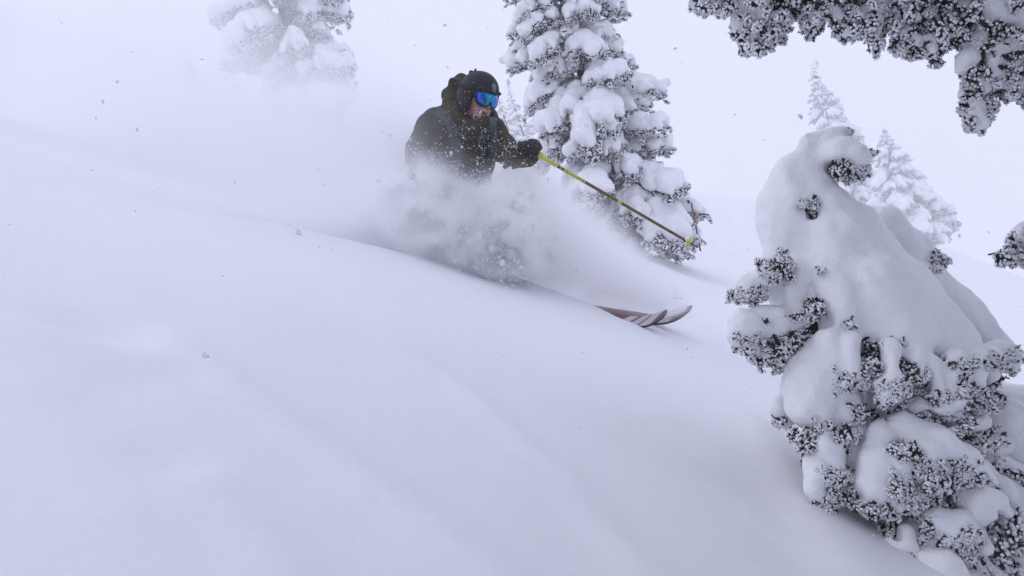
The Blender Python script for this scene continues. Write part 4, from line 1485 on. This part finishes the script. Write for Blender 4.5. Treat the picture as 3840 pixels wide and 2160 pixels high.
ex = wlen + 0.008
for a in ((0, 0, .016, .0016), (0, .0134, .016, .015), (0, .0016, .0016, .0134), (.0144, .0016, .016, .0134),
          (.004, .0110, .012, .0124), (.004, .0076, .0056, .0110), (.004, .0064, .012, .0076), (.0104, .0034, .012, .0064), (.004, .0022, .012, .0034)):
    em_quad(ex + a[0], a[1] - .0015, ex + a[2], a[3] - .0015)
al = np.concatenate([co[:, :2], np.array(em_v)])
fc = polys + [tuple(i + len(co) for i in f_) for f_ in em_f]
usable = plen * 0.120
sc_ = usable / al[:, 0].max()
toward = -np.asarray(W((PT0 + PT1) / 2)); toward /= np.linalg.norm(toward)
axw = W(pax)
nvec = toward - axw * (toward @ axw); nvec /= np.linalg.norm(nvec)
svec = np.cross(axw, nvec)
if svec @ UPV > 0:
    svec = -svec                      # letters' tops point down-left: the word reads from the tip side
rr_ = 0.01055
lv = []
for x, y in al:
    th = (y * sc_ - 0.0055) / rr_ * 1.05
    along = plen * 0.286 - x * sc_
    lv.append(pt(0) + axw * along + rr_ * (nvec * math.cos(th) + svec * math.sin(th)))
me = bpy.data.meshes.new('lettering')
me.from_pydata([tuple(p) for p in lv], [], fc)
me.materials.append(M_INK)
obj('lettering', me, shaft)

# ------------------------------------------------------------------ skis
def ski(contact, length_front, edge, bend, label, seed):
    """contact: where the shovel starts to bend up (right, forward, up); ski runs back under the boots"""
    n_ = sn - SKI_F * (sn @ SKI_F)
    n_ /= np.linalg.norm(n_)
    sd = np.cross(SKI_F, n_)                 # to the skier's right = towards the camera side
    if sd[1] > 0:
        sd = -sd
    up = n_ * math.cos(edge) + sd * math.sin(edge)
    sd2 = sd * math.cos(edge) - n_ * math.sin(edge)
    loc = W(contact)
    xs = np.concatenate([np.linspace(-1.45, -0.02, 30), np.linspace(0.0, length_front, 22)])
    V, stripe = [], []
    for x in xs:
        if x > 0:
            u = x / length_front
            z = bend * x * x
            wd = 0.048 * math.sqrt(max(0.0, 1 - max(0, (u - 0.35) / 0.65) ** 2.6)) + 0.0012
        else:
            z = 0.006 * math.sin(math.pi * -x / 1.45)
            wd = 0.042 + 0.006 * abs((x + 0.72) / 0.72) ** 2
        x2 = x if x < 0 else x - 0.25 * x * x
        for s, zz in ((-1, 0), (1, 0), (1, 0.013), (0.95, 0.015), (-0.95, 0.015), (-1, 0.013)):
            V.append(SKI_F * x2 + sd2 * (wd * s) + up * (z + zz))
            stripe.append((x + 0.26 + s * 0.045) / 0.50)
    V = np.array(V)
    F, mi = [], []
    for i in range(len(xs) - 1):
        for s in range(6):
            a, b = i * 6 + s, i * 6 + (s + 1) % 6
            F.append((a, b, b + 6, a + 6))
            mi.append(1 if s in (2, 3, 4) and s == 3 else 0)
    F = np.array(F)
    V = W(V)
    t_ = thing('ski', loc, label, 'ski')
    top = F[np.array(mi) == 1]
    bot = F[np.array(mi) == 0]
    me_ = make_mesh('topsheet', V, top, M_SKITOP, True)
    a_ = me_.attributes.new('stripe', 'FLOAT', 'POINT')
    a_.data.foreach_set('value', np.clip(np.array(stripe[:len(me_.vertices)], np.float32), 0, 0.999))
    obj('topsheet', me_, t_)
    obj('base', make_mesh('base', V, bot, M_SKIBASE, False), t_)
    # binding plate under the boot
    c0 = SKI_F * -0.85 + up * 0.02
    bx_ = np.array([c0 + SKI_F * a * 0.16 + sd2 * b * 0.035 + up * c_ * 0.012 for a in (-1, 1) for b in (-1, 1) for c_ in (-1, 1)])
    obj('binding', make_mesh('binding', W(bx_), np.array([(0, 1, 3, 2), (4, 6, 7, 5), (0, 4, 5, 1), (2, 3, 7, 6), (0, 2, 6, 4), (1, 5, 7, 3)]), M_BOOT, False), t_)
    # powder lying on the shovel
    r_ = np.random.default_rng(seed)
    fl = Field(contact + np.array([-.45, -.3, -.25]), contact + np.array([.35, .3, .3]), 0.007)
    for x in np.linspace(0.05, length_front * 0.8, 7):
        z = bend * x * x
        for s in (-0.7, -0.3, 0.1):
            fl.ell(contact + SKI_F * (x - 0.25 * x * x) + sd2 * (s * 0.05 - 0.012) + up * (z + 0.013 + r_.uniform(0, .005)), (0.022, 0.022, 0.007 + r_.uniform(0, .008)), 0.006)
    if seed == 3:
        return t_
    fl.roughen(0.008, 40, seed, 2)
    v1, q1 = fl.mesh()
    obj('snow_dusting', make_mesh('snow_dusting', W(v1) - loc, q1, M_SNOW), t_)
    return t_


ski(Q(2372, 1211, 4.97), 0.195, 0.50, 2.9, 'ski whose red and white striped top breaks through the snow, black curved edge', 3)
ski(Q(2444, 1201, 5.16), 0.235, 0.42, 2.3, 'ski whose upturned tip runs ahead of the striped one, top crusted with snow', 4)

# ------------------------------------------------------------------ flying snow: crumbs and falling flakes
ICO_V, ICO_F = [], []
_p = (1 + 5 ** .5) / 2
ICO_V = np.array([(-1, _p, 0), (1, _p, 0), (-1, -_p, 0), (1, -_p, 0), (0, -1, _p), (0, 1, _p), (0, -1, -_p), (0, 1, -_p), (_p, 0, -1), (_p, 0, 1), (-_p, 0, -1), (-_p, 0, 1)]) / math.sqrt(1 + _p * _p)
ICO_F = np.array([(0, 11, 5), (0, 5, 1), (0, 1, 7), (0, 7, 10), (0, 10, 11), (1, 5, 9), (5, 11, 4), (11, 10, 2), (10, 7, 6), (7, 1, 8), (3, 9, 4), (3, 4, 2), (3, 2, 6), (3, 6, 8), (3, 8, 9), (4, 9, 5), (2, 4, 11), (6, 2, 10), (8, 6, 7), (9, 8, 1)])


def crumbs(c, r, jit=0.35):
    n_ = len(c)
    k = 1 + RNG.normal(size=(n_, 12, 1)) * jit * 0.6
    s = RNG.uniform(0.65, 1.3, (n_, 1, 3))
    v_ = c[:, None, :] + ICO_V[None] * np.clip(k, .45, 1.7) * s * np.asarray(r)[:, None, None]
    f_ = (np.arange(n_)[:, None, None] * 12 + ICO_F[None]).reshape(-1, 3)
    return v_.reshape(-1, 3), f_


def cloud(n_, px, py, d, sx, sy, sd_):
    x, y, dd = px + RNG.normal(size=n_) * sx, py + RNG.normal(size=n_) * sy, d + RNG.normal(size=n_) * sd_
    return np.stack([(x - 1920) / FPX * dd, dd, (1080 - y) / FPX * dd], 1)


cc, rr = [], []
for n_, px, py, d, sx, sy, sd_, r0, sg in ((1800, 1700, 770, 4.95, 110, 60, .10, .0026, .6), (1600, 1810, 900, 4.85, 100, 70, .10, .0030, .65), (500, 1870, 1000, 4.85, 80, 45, .08, .0030, .7),
                                          (420, 1720, 620, 5.02, 110, 60, .06, .0021, .6), (150, 1760, 420, 5.0, 110, 100, .06, .0017, .5), (200, 1930, 560, 4.88, 60, 40, .05, .0020, .5),
                                          (900, 1560, 760, 5.05, 80, 110, .15, .0024, .6), (60, 2545, 1115, 5.08, 20, 16, .04, .0022, .6), (300, 2250, 980, 5.1, 160, 60, .12, .0020, .6),
                                          (500, 1950, 880, 4.95, 60, 80, .1, .0026, .7), (120, 1000, 760, 5.0, 450, 140, .3, .0026, .6)):
    cc.append(cloud(n_, px, py, d, sx, sy, sd_)); rr.append(r0 * np.exp(RNG.normal(size=n_) * sg))
# snow caught on the cloth: denser in patches and towards the waist
jn = fbm(JV * 13, 61, 3)
pk = np.where((JV[:, 1] < 5.36) & (jn > 0.16 + 0.35 * sstep(-0.1, 0.9, JV[:, 2] - 0.55)))[0]
pk = RNG.choice(pk, min(len(pk), 900), replace=False)
cc.append(JV[pk]); rr.append(0.0030 * np.exp(RNG.normal(size=len(pk)) * .5))
cc, rr = np.concatenate(cc), np.clip(np.concatenate(rr), .001, .016)
v_, f_ = crumbs(W(cc), rr)
# bigger clods torn off the turn, with uneven skins
_e = {}
CV, CF = [tuple(p) for p in ICO_V], []


def _mid(a, b):
    k = (min(a, b), max(a, b))
    if k not in _e:
        m_ = (np.array(CV[a]) + np.array(CV[b])) / 2
        CV.append(tuple(m_ / np.linalg.norm(m_)))
        _e[k] = len(CV) - 1
    return _e[k]


for a, b, c in ICO_F:
    x, y, z = _mid(a, b), _mid(b, c), _mid(c, a)
    CF += [(a, x, z), (x, b, y), (z, y, c), (x, y, z)]
CV, CF = np.array(CV), np.array(CF)
kc, kr = [], []
for n_, px, py, d, sx, sy, sd_ in ((120, 1690, 790, 4.86, 100, 45, .06), (150, 1790, 880, 4.82, 95, 60, .06), (110, 1880, 990, 4.82, 60, 40, .05), (60, 1570, 760, 4.95, 60, 70, .08),
                                   (60, 1920, 800, 4.86, 45, 55, .06), (40, 2000, 930, 4.95, 60, 50, .06)):
    kc.append(cloud(n_, px, py, d, sx, sy, sd_)); kr.append(np.clip(0.0085 * np.exp(RNG.normal(size=n_) * .5), .004, .024))
kc, kr = np.concatenate(kc), np.concatenate(kr)
kv = CV[None] * (1 + 0.55 * fbm(CV[None] * 1.9 + kc[:, None] * 40, 71, 3)[..., None]) * RNG.uniform(.7, 1.35, (len(kc), 1, 3)) * kr[:, None, None] + W(kc)[:, None]
f_ = np.concatenate([f_, (np.arange(len(kc))[:, None, None] * len(CV) + CF[None]).reshape(-1, 3) + len(v_)])
v_ = np.concatenate([v_, kv.reshape(-1, 3)])
tag(obj('powder_crumbs', make_mesh('powder_crumbs', v_, f_, M_FLAKE)), 'loose white crumbs of snow thrown up around the skier', 'snow', kind='stuff')
n_ = 1100
dd = RNG.uniform(1.6, 12, n_) ** 1.0
cc = np.stack([RNG.uniform(-.68, .68, n_) * dd, dd, RNG.uniform(-.36, .4, n_) * dd], 1)
w_ = W(cc)
w_ = w_[w_[:, 2] > ground(w_[:, 0], w_[:, 1]) + 0.05]
v_, f_ = crumbs(w_, 0.0018 * np.exp(RNG.normal(size=len(w_)) * .45), .6)
tag(obj('falling_snow', make_mesh('falling_snow', v_, f_, M_FLAKE)), 'sparse snowflakes drifting down through the air', 'snow', kind='stuff')

# ------------------------------------------------------------------ cloud of powder (density grid filled through geometry nodes)
S1 = SKI_F
S3 = sn - S1 * (sn @ S1); S3 /= np.linalg.norm(S3)
S2 = np.cross(S3, S1)
SB = np.stack([S1, S2, S3], axis=1)
SO = Q(1870, 1050, 5.1)
LO, HI = np.array([-3.4, -1.3, -0.30]), np.array([1.25, 1.15, 1.75])
VOX = 0.020
NXYZ = np.ceil((HI - LO) / VOX).astype(int)
ax = [np.linspace(LO[i], HI[i], NXYZ[i]) for i in range(3)]
G = np.stack(np.meshgrid(*ax, indexing='ij'), -1).reshape(-1, 3)
Gq = SO + G @ SB.T
dens = np.zeros(len(G), np.float32)
n_lo = fbm(G * 1.6, 41, 3)
n_hi = 0.45 - 1.5 * np.abs(fbm(G * 6.5, 51, 3, 0.6))


def puff(px, py, d, r, amp, lump=0.0, thr=0.0):
    global dens
    c = SO * 0 + Q(px, py, d)
    e = ((Gq - c) / np.array(r)) ** 2
    g = np.exp(-e.sum(1) * 1.2)
    k = 1 + 0.6 * n_lo
    if lump:
        k = k * (1 - lump + lump * sstep(thr - 0.05, thr + 0.09, n_hi) * 1.5)
    dens += (amp * g * np.maximum(k, 0)).astype(np.float32)


puff(150, 330, 5.5, (1.3, .5, .85), 1.3)
puff(350, 120, 5.7, (1.3, .5, .5), 0.9)
puff(250, 620, 5.4, (1.3, .5, .5), 0.8)
puff(800, 420, 5.6, (.9, .5, .6), 1.6)
puff(820, 680, 5.45, (1.0, .5, .45), 1.3)
puff(1180, 470, 5.65, (.55, .4, .28), 1.8)
puff(1080, 330, 5.8, (.5, .35, .20), 0.8)
puff(1250, 660, 5.45, (.7, .4, .42), 1.3)
puff(1470, 700, 5.35, (.36, .3, .32), 2.2, .3)
puff(1080, 830, 5.1, (.9, .35, .12), 1.0)
puff(600, 810, 4.7, (.8, .35, .12), 1.0)
puff(300, 740, 4.35, (.9, .4, .18), 1.1)
puff(-50, 640, 4.25, (.8, .4, .28), 1.1)
puff(800, 790, 4.75, (.8, .35, .16), 1.6)
puff(1200, 850, 4.95, (.5, .3, .14), 2.2)
puff(1200, 440, 5.75, (.5, .35, .2), 2.0)
puff(1680, 850, 4.92, (.36, .16, .13), 20.0)
puff(1770, 940, 4.91, (.28, .15, .11), 13.0)
puff(1690, 850, 4.94, (.36, .15, .12), 60.0, 1.0, .10)
puff(1530, 800, 5.02, (.26, .2, .20), 30.0, .95, .06)
puff(1560, 690, 5.02, (.16, .11, .10), 12.0, 1.0, .10)
puff(1620, 730, 5.00, (.22, .11, .07), 14.0, 1.0, .14)
puff(1770, 735, 4.95, (.20, .09, .06), 14.0, 1.0, .17)
puff(1780, 920, 4.92, (.27, .14, .12), 55.0, 1.0, .13)
puff(1905, 810, 4.95, (.15, .15, .15), 45.0, .95, .10)
puff(1875, 1000, 4.90, (.20, .11, .09), 34.0, 1.0, .19)
puff(1640, 970, 5.02, (.36, .2, .10), 16.0, .6, .05)
for t in np.linspace(0, 1, 10):
    x = 1960 + (2550 - 1960) * t
    y = 800 + (1130 - 800) * t ** 1.05
    rr0 = 0.20 * (1 - t) ** 0.8 + 0.05
    puff(x, y + 24, 5.2 - 0.1 * t, (.16, .18, rr0), 16.0 * (1 - 0.7 * t ** 2), .35)
dens *= sstep(0.045, 0.35, dens)
edge = np.ones(len(G))
for i in range(3):
    edge *= sstep(0, 0.25, np.minimum(G[:, i] - LO[i], HI[i] - G[:, i]) + (0.2 if i == 2 else 0))
dens *= edge.astype(np.float32)

m = bpy.data.materials.new('powder_cloud')
m.use_nodes = True
nt = m.node_tree
nt.nodes.remove(nt.nodes['Principled BSDF'])
pv = nt.nodes.new('ShaderNodeVolumePrincipled')
pv.inputs['Color'].default_value = (0.999, 0.999, 1.0, 1)
pv.inputs['Density'].default_value = 1.0
pv.inputs['Density Attribute'].default_value = 'density'
pv.inputs['Anisotropy'].default_value = 0.0
nt.links.new(pv.outputs['Volume'], nt.nodes['Material Output'].inputs['Volume'])
M_CLOUD = m

me = bpy.data.meshes.new('powder_spray')
me.vertices.add(len(G))
me.vertices.foreach_set('co', np.ascontiguousarray(G, np.float32).ravel())
a_ = me.attributes.new('rho', 'FLOAT', 'POINT')
a_.data.foreach_set('value', dens)
me.materials.append(M_CLOUD)
spray = obj('powder_spray', me)
tag(spray, 'cloud of fine powder snow billowing behind and around the skier', 'snow cloud', kind='stuff')
mw = np.eye(4)
mw[:3, :3] = BAS @ SB
mw[:3, 3] = W(SO)
spray.matrix_world = Matrix(mw.tolist())
ng = bpy.data.node_groups.new('powder_grid', 'GeometryNodeTree')
ng.interface.new_socket('Geometry', in_out='INPUT', socket_type='NodeSocketGeometry')
ng.interface.new_socket('Geometry', in_out='OUTPUT', socket_type='NodeSocketGeometry')
N = ng.nodes.new
gi, go = N('NodeGroupInput'), N('NodeGroupOutput')
vc = N('GeometryNodeVolumeCube')
vc.inputs['Min'].default_value = LO
vc.inputs['Max'].default_value = HI
for i, k in enumerate('XYZ'):
    vc.inputs['Resolution ' + k].default_value = int(NXYZ[i])
ps = N('GeometryNodeInputPosition')
sub = N('ShaderNodeVectorMath'); sub.operation = 'SUBTRACT'; sub.inputs[1].default_value = LO
mul = N('ShaderNodeVectorMath'); mul.operation = 'MULTIPLY'; mul.inputs[1].default_value = (NXYZ - 1) / (HI - LO)
sep = N('ShaderNodeSeparateXYZ')
ng.links.new(ps.outputs[0], sub.inputs[0])
ng.links.new(sub.outputs[0], mul.inputs[0])
ng.links.new(mul.outputs[0], sep.inputs[0])


def mth(op, a, b):
    k = N('ShaderNodeMath'); k.operation = op
    for i, s in enumerate((a, b)):
        if s is None:
            continue
        if isinstance(s, (int, float)):
            k.inputs[i].default_value = s
        else:
            ng.links.new(s, k.inputs[i])
    return k.outputs[0]


rx, ry, rz = [mth('ROUND', sep.outputs[i], None) for i in range(3)]
idx = mth('ADD', mth('MULTIPLY', mth('ADD', mth('MULTIPLY', rx, int(NXYZ[1])), ry), int(NXYZ[2])), rz)
si = N('GeometryNodeSampleIndex'); si.data_type = 'FLOAT'; si.domain = 'POINT'
na = N('GeometryNodeInputNamedAttribute'); na.data_type = 'FLOAT'; na.inputs['Name'].default_value = 'rho'
ng.links.new(gi.outputs[0], si.inputs['Geometry'])
ng.links.new(na.outputs[0], si.inputs['Value'])
ng.links.new(idx, si.inputs['Index'])
ng.links.new(si.outputs[0], vc.inputs['Density'])
smn = N('GeometryNodeSetMaterial'); smn.inputs['Material'].default_value = M_CLOUD
ng.links.new(vc.outputs[0], smn.inputs[0])
ng.links.new(smn.outputs[0], go.inputs[0])
md = spray.modifiers.new('powder_grid', 'NODES')
md.node_group = ng

# ------------------------------------------------------------------ the air: falling snow turns everything far to white
xlo, xhi = gx[0] - 2, gx[-1] + 2
ylo, yhi = gy[0] - 2, gy[-1] + 2
zlo, zhi = float(GZZ.min()) - 1.0, float(max(GZZ.max(), 14)) + 1.5
hv = np.array([(x, y, z) for x in (xlo, xhi) for y in (ylo, yhi) for z in (zlo, zhi)])
hq = np.array([(0, 1, 3, 2), (4, 6, 7, 5), (0, 4, 5, 1), (2, 3, 7, 6), (0, 2, 6, 4), (1, 5, 7, 3)])
m = bpy.data.materials.new('snowy_air')
m.use_nodes = True
nt = m.node_tree
nt.nodes.remove(nt.nodes['Principled BSDF'])
pv = nt.nodes.new('ShaderNodeVolumePrincipled')
pv.inputs['Color'].default_value = (0.995, 0.995, 0.998, 1)
pv.inputs['Density'].default_value = 0.0052
nt.links.new(pv.outputs['Volume'], nt.nodes['Material Output'].inputs['Volume'])
hz = obj('haze', make_mesh('haze', hv, hq, m, False))
tag(hz, 'pale snowy air thickening with distance', 'haze', kind='stuff')
